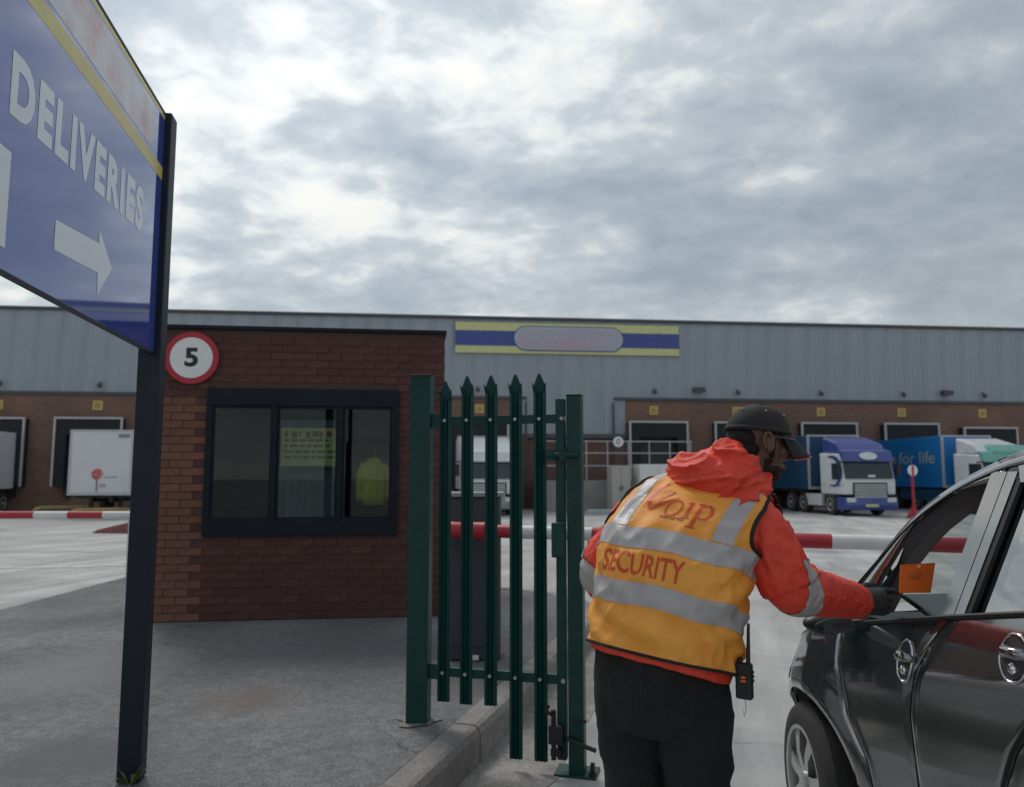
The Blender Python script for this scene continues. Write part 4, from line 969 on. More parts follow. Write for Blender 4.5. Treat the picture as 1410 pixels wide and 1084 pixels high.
    def bump(u, v):
        z = lerp(.2, .52, v); a = 4 * u * (1 - u); x = lerp(.46, WID - .46, u)
        return (x, .50 + .10 * a ** .8 - .03 * abs(v - .6), z)
    m.grid(bump, 20, 8); m.build('front_bumper', 'carpaint', C, auto=True)
    for sgn in (0, 1):
        m = MB(); m.grid(lambda u, v, sgn=sgn: tuple(Vector(side(lerp(-.46, -.25, u), lerp(.72 + .1 * u, .94, v), sgn, -.004))), 10, 5); m.build('headlight', 'lamp', C, smooth=True)
    m = MB(); m.bb((.5, .57, .5), (WID - .5, .60, .6)); m.build('grille', 'carblack', C)
    # wheels (front pair turned a little)
    def car_wheel(x, s, r, out, steer):
        root = MB(); w = .205
        pr = [(-w / 2, r * .68), (-w / 2 - .004, r * .80), (-w / 2 + .008, r * .93), (-w / 2 + .035, r), (w / 2 - .035, r), (w / 2, r * .9), (w / 2, r * .66)]
        root.loft([[(px, pr_ * cos(t), pr_ * sin(t)) for t in [2 * pi * k / 48 for k in range(48)]] for px, pr_ in pr], caps=False)
        o = root.build('wheel', 'rubber', C, auto=True); o.location = (x, -s, r); o.rotation_euler = (0, 0, steer + (0 if out < 0 else pi))
        m = MB(); rr = r * .68
        m.loft([[(px, q * cos(t), q * sin(t)) for t in [2 * pi * k / 48 for k in range(48)]] for px, q in ((.06, rr * .9), (-w / 2 + .03, rr * .93), (-w / 2 - .002, rr * .95), (-w / 2 - .004, rr * 1.02), (-w / 2 + .01, rr * 1.02))], caps=False)
        for k in range(7):
            a = 2 * pi * k / 7 + .2; c = Vector((0, cos(a), sin(a))); t = Vector((0, -sin(a), cos(a)))
            ring = []
            for q, hw, dx in ((.16, .024, .008), (.55, .021, .0), (.95, .034, .010)):
                p = c * rr * q; ring.append([p + t * hw + Vector((-w / 2 + dx, 0, 0)), p - t * hw + Vector((-w / 2 + dx, 0, 0)), p - t * hw * .8 + Vector((-w / 2 + .03 + dx, 0, 0)), p + t * hw * .8 + Vector((-w / 2 + .03 + dx, 0, 0))])
            m.loft(ring)
        m.loft([[(px, q * cos(t), q * sin(t)) for t in [2 * pi * k / 24 for k in range(24)]] for px, q in ((-w / 2 + .03, .045), (-w / 2 - .004, .042), (-w / 2 - .008, .03), (-w / 2 - .008, .002))])
        m.build('rim', 'rim', o, auto=True)
        m = MB(); m.loft([[(px, q * cos(t), q * sin(t)) for t in [2 * pi * k / 32 for k in range(32)]] for px, q in ((-.01, .15), (.01, .15), (.012, .002))]); m.build('brake_disc', mat('brake_disc', (.12, .12, .12), .4, metal=.6) if 'brake_disc' not in bpy.data.materials else bpy.data.materials['brake_disc'], o)
    car_wheel(.125, WS - .03, .31, -1, R(-13)); car_wheel(WID - .125, WS - .03, .31, 1, R(-13)); car_wheel(.13, RW, .33, -1, 0); car_wheel(WID - .13, RW, .33, 1, 0)
    # ---- cabin: everything lives on a plane leaning inwards
    def g(s, z, inn=0, sgn=0):
        x = .03 + .40 * (z - 1.05) + inn; return (x if sgn == 0 else WID - x, -s, z)
    OUT = [(.04, .965), (.122, 1.044), (.239, 1.209), (.376, 1.395), (.513, 1.501), (.649, 1.574), (.803, 1.624), (1.1, 1.662), (1.5, 1.662), (1.95, 1.60), (2.2, 1.50), (2.5, 1.15)]
    OUTS = [(p.x, p.y) for p in smooth_path([(a, b, 0) for a, b in OUT], 5)]
    def outz(s):
        for (a, b), (c, e) in zip(OUTS, OUTS[1:]):
            if s <= c: return b + (e - b) * (s - a) / max(c - a, 1e-6)
        return OUTS[-1][1]
    def resample(pts, n):
        L = [0]
        for a, b in zip(pts, pts[1:]): L.append(L[-1] + math.hypot(b[0] - a[0], b[1] - a[1]))
        out = []
        for k in range(n + 1):
            d = L[-1] * k / n; i = 0
            while i < len(L) - 2 and L[i + 1] < d: i += 1
            t = (d - L[i]) / max(L[i + 1] - L[i], 1e-9); out.append((lerp(pts[i][0], pts[i + 1][0], t), lerp(pts[i][1], pts[i + 1][1], t)))
        return out
    # window tops follow the roof line at a distance
    WT = [(.285, 1.075), (.31, 1.17), (.338, 1.238), (.38, 1.330), (.439, 1.415), (.523, 1.474), (.61, 1.508), (.70, 1.524)]
    WT = [(p.x, p.y) for p in smooth_path([(a, b, 0) for a, b in WT], 4)]
    GUT = [(.085, 1.005), (.17, 1.095), (.262, 1.212), (.393, 1.370), (.528, 1.475), (.66, 1.542), (.80, 1.584), (1.1, 1.618), (1.5, 1.615), (1.93, 1.55), (2.15, 1.46), (2.42, 1.16)]
    GUT = [(p.x, p.y) for p in smooth_path([(a, b, 0) for a, b in GUT], 5)]
    def strip(a, b, n, sgn, ia=0, ib=0):
        a = resample(a, n); b = resample(b, n); m = MB()
        m.add([g(*p, ia, sgn) for p in a] + [g(*p, ib, sgn) for p in b], [(k, k + 1, n + 2 + k, n + 1 + k) for k in range(n)]); return m
    def solid(o, t):
        q = o.modifiers.new('solid', 'SOLIDIFY'); q.thickness = t; q.offset = 0; return o
    for sgn in (0, 1):
        # roof rail between roof outline and gutter
        solid(strip(OUTS, GUT, 60, sgn, .015, -.002).build('roof_rail', 'carpaint', C, smooth=True), .006)
        m = MB(); m.tube([g(*p, -.001, sgn) for p in resample(GUT, 60)], .0045, 6); m.build('gutter_seal', 'carblack', C, smooth=True)
        # door frame ring front: gutter side to window edge
        gi = [p for p in GUT if p[0] <= .77]
        fr = strip([(.135, 1.0)] + [p for p in gi if p[0] > .15], [(.25, 1.02)] + WT + [(.715, 1.524)], 40, sgn, .004, .006); solid(fr.build('door_frame', 'carpaint', C, auto=True), .012)
        # thick dark seal and inner frame
        WI = [(.335, 1.06), (.36, 1.16), (.392, 1.245), (.44, 1.325), (.50, 1.395), (.57, 1.445), (.64, 1.475), (.712, 1.50)]
        WI = [(p.x, p.y) for p in smooth_path([(a, b, 0) for a, b in WI], 4)]
        solid(strip([(.275, 1.04)] + WT + [(.715, 1.524)], WI, 30, sgn, .010, .030).build('window_seal', 'carblack', C), .006)
        WI2 = [(.375, 1.07), (.40, 1.16), (.432, 1.24), (.475, 1.31), (.53, 1.37), (.60, 1.425), (.66, 1.452), (.72, 1.475)]
        solid(strip(WI, WI2, 30, sgn, .030, .055).build('inner_frame', mat('frame_lining', (.05, .05, .052), .6) if 'frame_lining' not in bpy.data.materials else bpy.data.materials['frame_lining'], C), .006)
        # B pillar: front door edge, seam, rear door edge, black seal
        for nm, b0, b1, t0, t1, mm, i_ in (('door_pillar', .655, .712, .705, .765, 'carpaint', .004), ('door_pillar', .716, .752, .769, .806, 'carpaint', .004), ('pillar_seal', .752, .772, .806, .824, 'carblack', .008)):
            m = MB(); n = 8
            bot = lambda s: zb(s) - .012
            vs = []
            for k in range(n + 1):
                t = k / n; vs += [g(lerp(b0, t0, t), lerp(bot(b0), 1.560 if mm == 'carpaint' else 1.535, t), i_, sgn), g(lerp(b1, t1, t), lerp(bot(b1), 1.560 if mm == 'carpaint' else 1.535, t), i_, sgn)]
            m.add(vs, [(2 * k, 2 * k + 1, 2 * k + 3, 2 * k + 2) for k in range(n)]); solid(m.build(nm, mm, C), .014)
        m = MB(); m.grid(lambda u, v, sgn=sgn: g(lerp(.67, .80, u) + .04 * v, lerp(1.0, 1.56, v), .05, sgn), 4, 8); m.build('pillar_core', 'carblack', C)
        # rear door header and rear quarter
        solid(strip([p for p in GUT if .775 < p[0] < 1.95], [(.824, 1.528), (1.1, 1.545), (1.4, 1.535), (1.7, 1.49), (1.85, 1.43)], 30, sgn, .004, .006).build('rear_door_frame', 'carpaint', C), .012)
        solid(strip([p for p in GUT if p[0] > 1.9], [(1.85, 1.43), (1.8, 1.3), (1.95, 1.18), (2.3, 1.14)], 20, sgn, .004, .006).build('rear_pillar', 'carpaint', C), .012)
        # rear door glass, raised
        m = MB(); m.grid(lambda u, v, sgn=sgn: g(lerp(lerp(.765, .818, v), lerp(1.8, 1.85, v), u), lerp(zb(lerp(.765, 1.8, u)) - .02, curve([(.8, 1.535), (1.1, 1.55), (1.4, 1.54), (1.85, 1.435)], lerp(.8, 1.85, u)), v), .024, sgn), 20, 8); m.build('rear_window', 'tintglass', C, smooth=True)
        # front quarter light sliver
        m = MB(); m.add([g(.300, 1.06, .012, sgn), g(.355, 1.06, .012, sgn), g(.385, 1.315, .012, sgn), g(.35, 1.25, .012, sgn)], [(0, 1, 2, 3)]); m.build('quarter_light', 'tintglass', C)
        # waist trim
        m = MB(); pts = [(s, zb(s) + .004) for s in [lerp(.10, 2.2, k / 40) for k in range(41)]]
        m.tube([(lambda q: (q[0] - (.006 if sgn == 0 else -.006), q[1], q[2]))(side(s, 1.0, sgn)) for s, z in pts], .010, 8, ry=.8); m.build('waist_trim', 'carblack', C, smooth=True)
    # far front window is shut
    m = MB(); m.grid(lambda u, v: g(lerp(lerp(.30, .44, v), .73, u), lerp(zb(.5) - .03, 1.52, v), .02, 1), 4, 4); m.build('front_window', 'carglass', C)
    # roof and windscreen
    def roof(u, v):
        s = lerp(.70, 2.2, u); z = outz(s); x0 = g(s, z, .013)[0]; a = 4 * v * (1 - v)
        return (lerp(x0, WID - x0, v), -s + a * .10 * (1 - u) - a * .0, z + .045 * a ** .8)
    m = MB(); m.grid(roof, 24, 24); solid(m.build('roof', 'carpaint', C, smooth=True), .01)
    def screen(u, v):
        s = lerp(.10, .70, u); z = outz(s); x0 = g(s, z, .03)[0]; a = 4 * v * (1 - v)
        return (lerp(x0, WID - x0, v), -s + a * .10, z + .03 * a ** .8)
    m = MB(); m.grid(screen, 16, 20); m.build('windscreen', 'carglass', C, smooth=True)
    def screen_r(u, v):
        s = lerp(2.2, 2.5, u); z = outz(s); x0 = g(s, z, .03)[0]; a = 4 * v * (1 - v); return (lerp(x0, WID - x0, v), -s - a * .05, z)
    m = MB(); m.grid(screen_r, 6, 10); m.build('rear_screen', 'tintglass', C, smooth=True)
    m = MB(); m.bb((.25, -2.58, .3), (WID - .25, -2.5, 1.14)); m.build('tailgate', 'carpaint', C, bevel=.03)
    # mirror on the near side
    Mi = MB(); Mi.ell((-.055, -.215, 1.010), (.105, .055, .040)); o = Mi.build('door_mirror', 'carblack', C, smooth=True); o.rotation_euler = (0, 0, 0)
    m = MB(); m.tube([(-.0, -.23, 1.0), (.06, -.29, 1.02)], .022, 8); m.build('mirror_arm', 'carblack', o)
    m = MB(); m.prism([(.115 * cos(t), .036 * sin(t)) for t in [2 * pi * k / 24 for k in range(24)]], 0, .004, lambda u, v, t: (u * .8 - .055, -.2675 - t, 1.010 + v * .75)); m.build('mirror_glass', 'carglass', o)
    Mi = MB(); Mi.ell((WID + .085, -.235, .985), (.115, .065, .050)); Mi.build('door_mirror', 'carblack', C, smooth=True)
    # handles: chromed ring round a recess with a grip
    for s0, z0, rs, rz_ in ((.540, .945, .036, .066), (.985, 1.053, .050, .064)):
        v0 = (z0 - ZS) / (zb(s0) - ZS)
        def on(ds, dz, lift): s = s0 + ds; z = z0 + dz; p = side(s, min(1, (z - ZS) / (zb(s) - ZS))); return (p[0] - lift, p[1], p[2])
        m = MB(); m.tube([on(rs * cos(t), rz_ * sin(t), .003) for t in [2 * pi * k / 36 for k in range(37)]], .0042, 6, caps=False); h = m.build('door_handle', 'chrome', C, smooth=True)
        m = MB(); m.add([on(rs * .86 * cos(t), rz_ * .86 * sin(t), .0025) for t in [2 * pi * k / 30 for k in range(30)]], [tuple(range(30))]); m.build('handle_recess', mat('recess_grey', (.06, .062, .065), .25, coat=.6) if 'recess_grey' not in bpy.data.materials else bpy.data.materials['recess_grey'], h)
        m = MB(); m.tube([on(-rs * .9, .012, .008), on(-rs * .3, .016, .024), on(rs * .6, .018, .024), on(rs * 1.25, .014, .010)], [.009, .013, .013, .009], 8, ry=1.3); m.build('grip', 'carpaint', h, smooth=True)
        m = MB(); m.ell(on(0, -.028, .004), (.010, .014, .016), nu=12, nv=8); m.build('lock_cover', 'chrome', h, smooth=True)
    # interior
    I = MB(); I.bb((.10, -.60, 1.0), (WID - .1, -.14, 1.03)); I.ell((WID / 2 + .1, -.32, 1.035), (.66, .16, .075)); I.build('dashboard', 'carinside', C, smooth=False)
    for cx in (.45, WID - .45):
        m = MB(); m.loft([[(cx + a * cos(t) * abs(cos(t)) ** -.3 if abs(cos(t)) > .05 else cx, -(1.12 + dy) + .055 * sin(t), z) for t in [2 * pi * (k + .5) / 20 for k in range(20)]] for z, a, dy in ((.5, .20, -.05), (.75, .24, 0), (1.05, .22, .06), (1.17, .15, .08), (1.19, .05, .085))]); m.build('seat', 'carinside', C, smooth=True)
        m = MB(); m.ell((cx, -1.22, 1.29), (.12, .045, .07)); m.build('headrest', 'carinside', C, smooth=True)
    m = MB(); m.bb((.1, -2.3, .3), (WID - .1, .1, .36)); m.build('cabin_floor', 'carblack', C)
    m = MB(); m.bb((WID - .115, -.75, .6), (WID - .07, -.12, 1.04)); m.build('door_card', 'carinside', C)
    m = MB(); ang = R(62); cx, cy, cz = .43, -.50, .99
    m.tube([(cx + .17 * cos(t), cy + .17 * sin(t) * cos(ang), cz - .17 * sin(t) * sin(ang) * -1) for t in [2 * pi * k / 28 for k in range(29)]], .014, 8, caps=False); m.build('steering_wheel', 'carblack', C, smooth=True)
    # folder lying on the far side of the dashboard? a flat dark tray with an oval vent
    m = MB(); m.prism([(-.60, 1.045), (-.34, 1.125), (-.30, 1.118), (-.56, 1.03)], .16, .80, lambda u, v, t: (t, u, v)); t = m.build('dashboard_tray', mat('dark_tray', (.028, .028, .030), .12, coat=.6), C, bevel=.006)
    return C
CAR = build_car()

# ================================================================ GUARD
def build_guard():
    G = thing('person', 'security guard in orange reflective vest, red jacket and black cap reaching into the car', 'person', (.50, 2.52, 0))
    O = Vector((.50, 2.52, 0))
    U = Vector((.25, .17, .95)).normalized(); F0 = Vector((sin(R(30)), cos(R(30)), 0)); F = (F0 - U * F0.dot(U)).normalized(); Rt = F.cross(U).normalized()
    Pc = Vector((.475, 2.52, 1.015))
    def build(mb, name, mm, parent=G, **k):
        mb.v = [tuple(Vector(v) - O) for v in mb.v] if parent == G or parent is None or True else mb.v
        return mb.build(name, mm, parent, **k)
    A_ = [(-.14, .20), (-.06, .222), (0, .226), (.12, .228), (.25, .236), (.36, .248), (.43, .256), (.48, .254), (.52, .232), (.555, .186), (.59, .12)]
    B_ = [(-.14, .165), (-.06, .175), (0, .178), (.12, .176), (.25, .172), (.36, .165), (.43, .155), (.48, .14), (.52, .125), (.555, .105), (.59, .08)]
    def ctr(h):
        return Pc + U * (h * .96) + F * (.05 * max(0, (h - .25)) / .33) + Vector((.06, 0, 0)) * max(0, (h - .3) / .28) ** 1.5 - F * .028 * sin(max(0, min(1, h / .55)) * pi)
    def sgnpow(x, e): return math.copysign(abs(x) ** e, x)
    def tor(u, h, off=0, fold=1.0):
        p = u * pi; a = curve(A_, h) + off; b = curve(B_, h) + off; s, c = sin(p), cos(p)
        q = ctr(h) + Rt * (a * sgnpow(s, .85)) - F * (b * sgnpow(c, .85))
        n = (Rt * (s * b) - F * (c * a)).normalized()
        if fold:
            w = .014 * noise.noise((u * 3.0 + 4, h * 6.0, 1.3)) + .010 * (1 - 2 * abs(noise.noise((u * 7 + h * 9, h * 7 - u * 9, 2.2)))) + .006 * noise.noise((u * 9 + h * 8, h * 9 - u * 4, 5.1))
            # diagonal pull creases low on the right back and at the waist
            w += .010 * max(0, 1 - abs(h - .03) / .13) * sin(h * 62 + u * 19 + 2 * noise.noise((u * 3, h * 5, 9))) * .8
            w += .009 * max(0, min(1, (u - .18) / .2)) * max(0, 1 - abs(h - .20) / .22) * sin(h * 55 - u * 24)
            q = q + n * (w * fold)
        return q, n
    # joints
    shR, elR, wrR = Vector((.785, 2.50, 1.405)), Vector((.87, 2.47, 1.20)), Vector((1.165, 2.665, 1.128))
    shL, elL, wrL = Vector((.465, 2.73, 1.445)), Vector((.310, 2.73, 1.225)), Vector((.40, 2.93, 1.03))
    neck0, headC = Vector((.735, 2.64, 1.52)), Vector((.828, 2.60, 1.668))
    hipL, hipR = Pc - Rt * .105 + Vector((-.01, 0, -.05)), Pc + Rt * .105 + Vector((-.01, 0, -.06))
    knL, knR = Vector((.40, 2.60, .50)), Vector((.575, 2.48, .50)); anL, anR = Vector((.385, 2.60, .10)), Vector((.60, 2.46, .10))
    # head frame
    yaw, pit, rol = R(79), R(-9), R(4)
    Hf = Vector((sin(yaw) * cos(pit), cos(yaw) * cos(pit), sin(pit))); Hr = Vector((cos(yaw), -sin(yaw), 0)); Hu = Hr.cross(Hf); HM = Matrix((Hr, Hf, Hu)).transposed()
    def H(x, y, z): z = z * 1.13 if z < 0 else z; return headC + HM @ Vector((x, y, z))
    # ---- body: one continuous figure
    m = MB()
    def he(c, r, rot=None): m.ell(H(*c), r, HM if rot is None else HM @ rot)
    he((0, -.008, .03), (.074, .096, .088)); he((0, .018, -.02), (.066, .075, .085)); he((0, .040, -.068), (.052, .052, .046)); he((0, .066, -.098), (.028, .024, .020))
    he((0, .078, .022), (.052, .022, .016)); he((0, .098, -.020), (.0125, .020, .028), Matrix.Rotation(R(-16), 3, 'X')); he((0, .106, -.036), (.018, .016, .012))
    he((0, .092, -.064), (.024, .013, .0095)); he((0, .090, -.078), (.022, .013, .0095))
    for sx in (-1, 1):
        he((sx * .038, .068, -.025), (.024, .022, .022)); he((sx * .03, .084, .002), (.015, .012, .011)); he((sx * .012, .098, -.036), (.010, .011, .009))
        # ear: rim, lobe and bowl
        ring = [H(sx * (.078 + .010 * cos(t) * 0 + .008), -.010 + .017 * cos(t) - .005 * sin(t), -.008 + .028 * sin(t)) for t in [R(-60 + 300 * k / 16) for k in range(17)]]
        m.tube(ring, .0062, 8); he((sx * .074, -.004, -.010), (.010, .015, .021)); he((sx * .080, .000, -.034), (.007, .008, .009))
    m.tube([neck0 - U * .06, neck0, H(0, -.02, -.075), H(0, -.01, -.02)], [.075, .066, .060, .055], 20)
    m.loft([[tor(-1 + 2 * k / 24, h, -.035 if h > .1 else -.062, 0)[0] for k in range(24)] for h in (-.12, 0, .15, .3, .42, .50, .55, .575)])
    for a, b, c in ((shR, elR, wrR), (shL, elL, wrL)): m.tube([a + (neck0 - a) * .25, a, a.lerp(b, .5), b, b.lerp(c, .5), c], [.05, .056, .05, .043, .04, .029], 14)
    for a, b, c in ((hipL, knL, anL), (hipR, knR, anR)): m.tube([a, a.lerp(b, .5), b, b.lerp(c, .4), c, c - Vector((0, 0, .06))], [.088, .078, .056, .055, .038, .036], 14)
    m.mats = None
    body = build(m, 'body', 'skin'); remesh(body, .0045, 2)
    # ---- face parts
    body.data.materials.append(M['stubble'])
    inv = HM.transposed()
    for p in body.data.polygons:        # short beard: jaw, chin, lip line and sideburns
        q = inv @ (p.center + O - headC); z = q.z / 1.13 if q.z < 0 else q.z; wob = .006 * noise.noise(q * 60)
        if q.y > -.01 and z > -.14 and ((z < -.072 + .020 * (q.y < .03) + wob - .0 and q.y > .0) or (-.060 < z < -.048 and q.y > .088 and abs(q.x) < .026)) and not (-.074 < z < -.058 and q.y > .088 and abs(q.x) < .022): p.material_index = 1
    for sx in (-1, 1):
        m = MB(); m.ell(H(sx * .031, .087, .002), (.0105, .0105, .0105), nu=12, nv=8); build(m, 'eye', mat('eye_white', (.6, .58, .55), .25) if 'eye_white' not in bpy.data.materials else bpy.data.materials['eye_white'], smooth=True)
    m = MB(); m.ell(H(0, -.045, -.035), (.062, .052, .05), HM); m.ell(H(0, -.06, -.0), (.066, .05, .05), HM)
    for sx in (-1, 1): m.tube([H(sx * .073, .012, .03), H(sx * .073, .014, -.02), H(sx * .068, .018, -.05)], [.008, .009, .008], 8)
    build(m, 'hair', 'hair', smooth=True)
    # glasses
    m = MB()
    for sx in (-1, 1):
        m.tube([H(sx * .080, -.01, .010), H(sx * .078, .05, .012), H(sx * .066, .096, .012)], .0028, 6)
        m.tube([H(sx * (.034 + .030 * cos(t)), .112 - .006 * abs(cos(t)) - (.016 if cos(t) > .3 else 0) * cos(t), -.002 + .020 * sin(t)) for t in [2 * pi * k / 20 for k in range(21)]], .0022, 6)
    m.tube([H(-.008, .113, .006), H(.008, .113, .006)], .0025, 6)
    gl = build(m, 'glasses', mat('dark_metal_frame', (.10, .10, .10), .3, metal=.8), smooth=True)
    for sx in (-1, 1):
        m = MB(); m.add([H(sx * (.034 + .030 * cos(t)), .112 - .006 * abs(cos(t)) - (.016 if cos(t) > .3 else 0) * cos(t), -.002 + .020 * sin(t)) for t in [2 * pi * k / 20 for k in range(20)]], [tuple(range(20))]); build(m, 'lens', mat('dark_lens', (.012, .012, .014), .08) if 'dark_lens' not in bpy.data.materials else bpy.data.materials['dark_lens'], gl)
    # cap
    m = MB(); rings = []
    for k in range(13):
        a = pi / 2 * k / 12; c = cos(a); z = sin(a)
        bulge = 1.0
        rings.append([H(.087 * c ** .75 * sin(t), -.006 + .108 * c ** .75 * cos(t), .028 + .090 * z ** 1.1 + .006 * cos(t) * c - .004 * abs(sin(3 * t)) * c * (1 - c) * 2) for t in [2 * pi * j / 48 for j in range(48)]])
    m.loft(rings[:-1] + [[p * .999 + H(0, -.006, .118) * .001 for p in rings[-1]]], caps=True); cap = build(m, 'cap', 'capcloth', smooth=True); sm = cap.modifiers.new('s', 'SOLIDIFY'); sm.thickness = .003; sm.offset = -1
    m = MB(); m.tube([H(.089 * sin(t), -.006 + .110 * cos(t), .031 + .006 * cos(t)) for t in [2 * pi * k / 48 for k in range(49)]], .003, 6, caps=False, ry=2.5); build(m, 'cap_band', 'capcloth', cap, smooth=True)
    m = MB(); m.ell(H(0, -.006, .121), (.008, .008, .005), nu=10, nv=6); build(m, 'cap_button', 'capcloth', cap, smooth=True)
    def brim(u, v, dz=0):
        a = R(lerp(-68, 68, u)); r0x, r0y = .085, .106
        x0, y0 = r0x * sin(a), -.006 + r0y * cos(a); L = .088 * cos(a * .95) ** .55
        x = x0 * (1 + .02 * v); y = y0 + L * v
        return H(x, y, .034 + .006 * cos(a) - .062 * v - 3.4 * x * x * (.35 + .65 * v) + dz)
    m = MB(); n1, n2 = 30, 8
    m.grid(lambda u, v: brim(u, v), n1, n2); o = build(m, 'brim', 'capcloth', cap, smooth=True); sm = o.modifiers.new('s', 'SOLIDIFY'); sm.thickness = .004
    m = MB(); m.tube([brim(k / 40, 1.0) for k in range(41)], .0028, 6); build(m, 'brim_piping', 'signred', cap, smooth=True)
    m = MB()
    for t, k in ((R(100), 7), (R(38), 7), (R(160), 7)):
        a = pi / 2 * .52; c = cos(a); m.ell(H(.088 * c ** .75 * sin(t), -.006 + .109 * c ** .75 * cos(t), .028 + .091 * sin(a) ** 1.1), (.0035, .0035, .0035), nu=8, nv=6)
    build(m, 'eyelet', mat('eyelet_grey', (.4, .4, .4), .5), cap, smooth=True)
    # ---- jacket
    def sleeve(mb, a, b, c, r):
        pts = smooth_path([a + (neck0 - a) * .28 - U * .10, a, a.lerp(b, .5), b, b.lerp(c, .33), b.lerp(c, .7), c], 6); n = len(pts)
        mb.tube(pts, [curve([(0, r[0]), (.17, r[1]), (.34, r[2]), (.5, r[3]), (.7, r[4]), (1, r[5])], i / (n - 1)) for i in range(n)], 22)
    m = MB(); m.loft([[tor(-1 + 2 * k / 48, h, -.014 if h > .02 else -.007, .6)[0] for k in range(48)] for h in [-.066 + .646 * j / 24 for j in range(25)]])
    sleeve(m, shR, elR, wrR, (.045, .070, .080, .076, .071, .057)); sleeve(m, shL, elL, wrL, (.045, .070, .075, .073, .066, .05))
    jk = build(m, 'jacket', 'jacket')
    def jfold(p, n):
        q = p + O; w = .004 * noise.noise(q * 14) + .0025 * noise.noise(q * 30)
        for a, b, c in ((shR, elR, wrR), (shL, elL, wrL)):
            # creases run round the sleeve, tight below the elbow
            t = (q - b).dot((c - b).normalized()) / (c - b).length; dist = ((q - b) - (c - b).normalized() * (q - b).dot((c - b).normalized())).length
            if -.15 < t < 1.1 and dist < .11:
                ax = (c - b).normalized(); e = (q - b).dot(ax)
                rd = q - b - ax * e; an = math.atan2(rd.z, rd.x * .4 + rd.y)
                k_ = 1 - 2 * abs(noise.noise((e * 30 + .8 * an, an * 1.1, 4.0))); k2 = 1 - 2 * abs(noise.noise((e * 52 - 1.6 * an, an * 1.6 + 5, 1.0)))
                w += min(1, max(0, t + .15) * 3) * (.0085 * k_ + .004 * k2) * (.55 + .45 * sin(an * 1.5 + 1))
            t = (q - a).dot((b - a).normalized()) / (b - a).length; dist = ((q - a) - (b - a).normalized() * (q - a).dot((b - a).normalized())).length
            if .15 < t < 1.0 and dist < .12:
                e = (q - a).dot((b - a).normalized()); rd = q - a - (b - a).normalized() * e; an = math.atan2(rd.y, rd.x); w += .009 * (1 - 2 * abs(noise.noise((e * 7 + an * .9, an * 1.6 - e * 4, 2)))) * (1.2 - abs(t - .6)) + .005 * (1 - 2 * abs(noise.noise((e * 17 - an, an * 2.2, 7))))
        return w
    remesh(jk, .0055, 4, jfold)
    # hood lying in folds round the neck
    m = MB(); n = 40; path = []; rad = []
    for k in range(n):
        t = 2 * pi * k / n; back = .5 + .5 * cos(t)      # t=0 at the back
        c = Vector((.735, 2.625, 1.550)) + Rt * (.115 + .02 * back) * sin(t) - F * (.10 * cos(t)) + U * (-.015 - .015 * back - .012 * (1 - back)) + Vector((-.035, 0, 0)) * back + Vector((-.025, 0, 0)) * (1 - back)
        path.append(c); rad.append(.034 + .032 * back)
    rings = []
    for k in range(n):
        t_ = (path[(k + 1) % n] - path[k - 1]).normalized(); a = (U - t_ * U.dot(t_)).normalized(); b = t_.cross(a)
        rings.append([path[k] + (a * 1.15 * cos(x) + b * 1.0 * sin(x)) * rad[k] for x in [2 * pi * j / 16 for j in range(16)]])
    m.loft(rings + [rings[0]], caps=False)
    rotT = Matrix((Rt, F, U)).transposed()
    m.ell(Vector((.655, 2.535, 1.515)), (.140, .055, .075), rotT); m.ell(Vector((.68, 2.50, 1.465)), (.085, .040, .060), rotT); m.ell(Vector((.60, 2.575, 1.545)), (.085, .06, .055), rotT); m.ell(Vector((.74, 2.53, 1.575)), (.08, .06, .05), rotT)
    m.ell(Vector((.70, 2.56, 1.575)), (.12, .07, .055), rotT); m.tube([Vector((.765, 2.52, 1.595)), Vector((.79, 2.545, 1.545)), Vector((.805, 2.58, 1.50))], [.032, .034, .026], 12)
    m.ell(Vector((.715, 2.545, 1.615)), (.075, .06, .045), rotT); m.ell(Vector((.60, 2.55, 1.585)), (.04, .03, .035), rotT)
    hd = build(m, 'hood', 'jacket')
    def hfold(p, n):
        q = p + O; a = noise.noise(q * 8); d = (q - Vector((.70, 2.5, 1.46)))
        ang = math.atan2(d.z + .2, d.x); r = 1 - abs(noise.noise((ang * 2.6, d.length * 4, q.y * 5))) * 2
        w1 = Vector((q.x * 6 + q.z * 5, q.y * 6, q.z * 15 - q.x * 5)) + Vector((noise.noise(q * 5), noise.noise(q * 5 + Vector((7, 1, 3))), 0)) * .8
        r2 = 1 - abs(noise.noise(w1)) * 2; r3 = 1 - abs(noise.noise(w1 * 2.1 + Vector((3, 9, 1)))) * 2
        return .008 * r * r + .020 * r2 * r2 * r2 + .007 * r3 * r3 - .014 + .006 * a
    remesh(hd, .0055, 4, hfold)
    # ---- vest
    from mathutils.bvhtree import BVHTree
    HT = .588
    def arm(u, h):
        return ((abs(abs(u) - .485) / .175) ** 2.2 + (abs(h - .450) / .105) ** 2.2) < 1
    m = MB(); NU, NV = 200, 110; vs = []; idx = {}
    m2 = MB()
    def hem(u): return -.045 + .012 * sin(u * pi * .5 + .4) - .010 * (cos(u * pi * 2) * .5)
    def vz(u, v): return lerp(hem(u), HT, v)
    for j in range(NV + 1):
        for i in range(NU + 1):
            u = -1 + 2 * i / NU; vs.append(tor(u, vz(u, j / NV), .004)[0])
    fs = []
    for j in range(NV):
        for i in range(NU):
            u = -1 + 2 * (i + .5) / NU; h = vz(u, (j + .5) / NV)
            if not arm(u, h): k = j * (NU + 1) + i; fs.append((k, k + 1, k + NU + 2, k + NU + 1))
    m.add(vs, fs); vest = build(m, 'vest', 'vest', smooth=True)
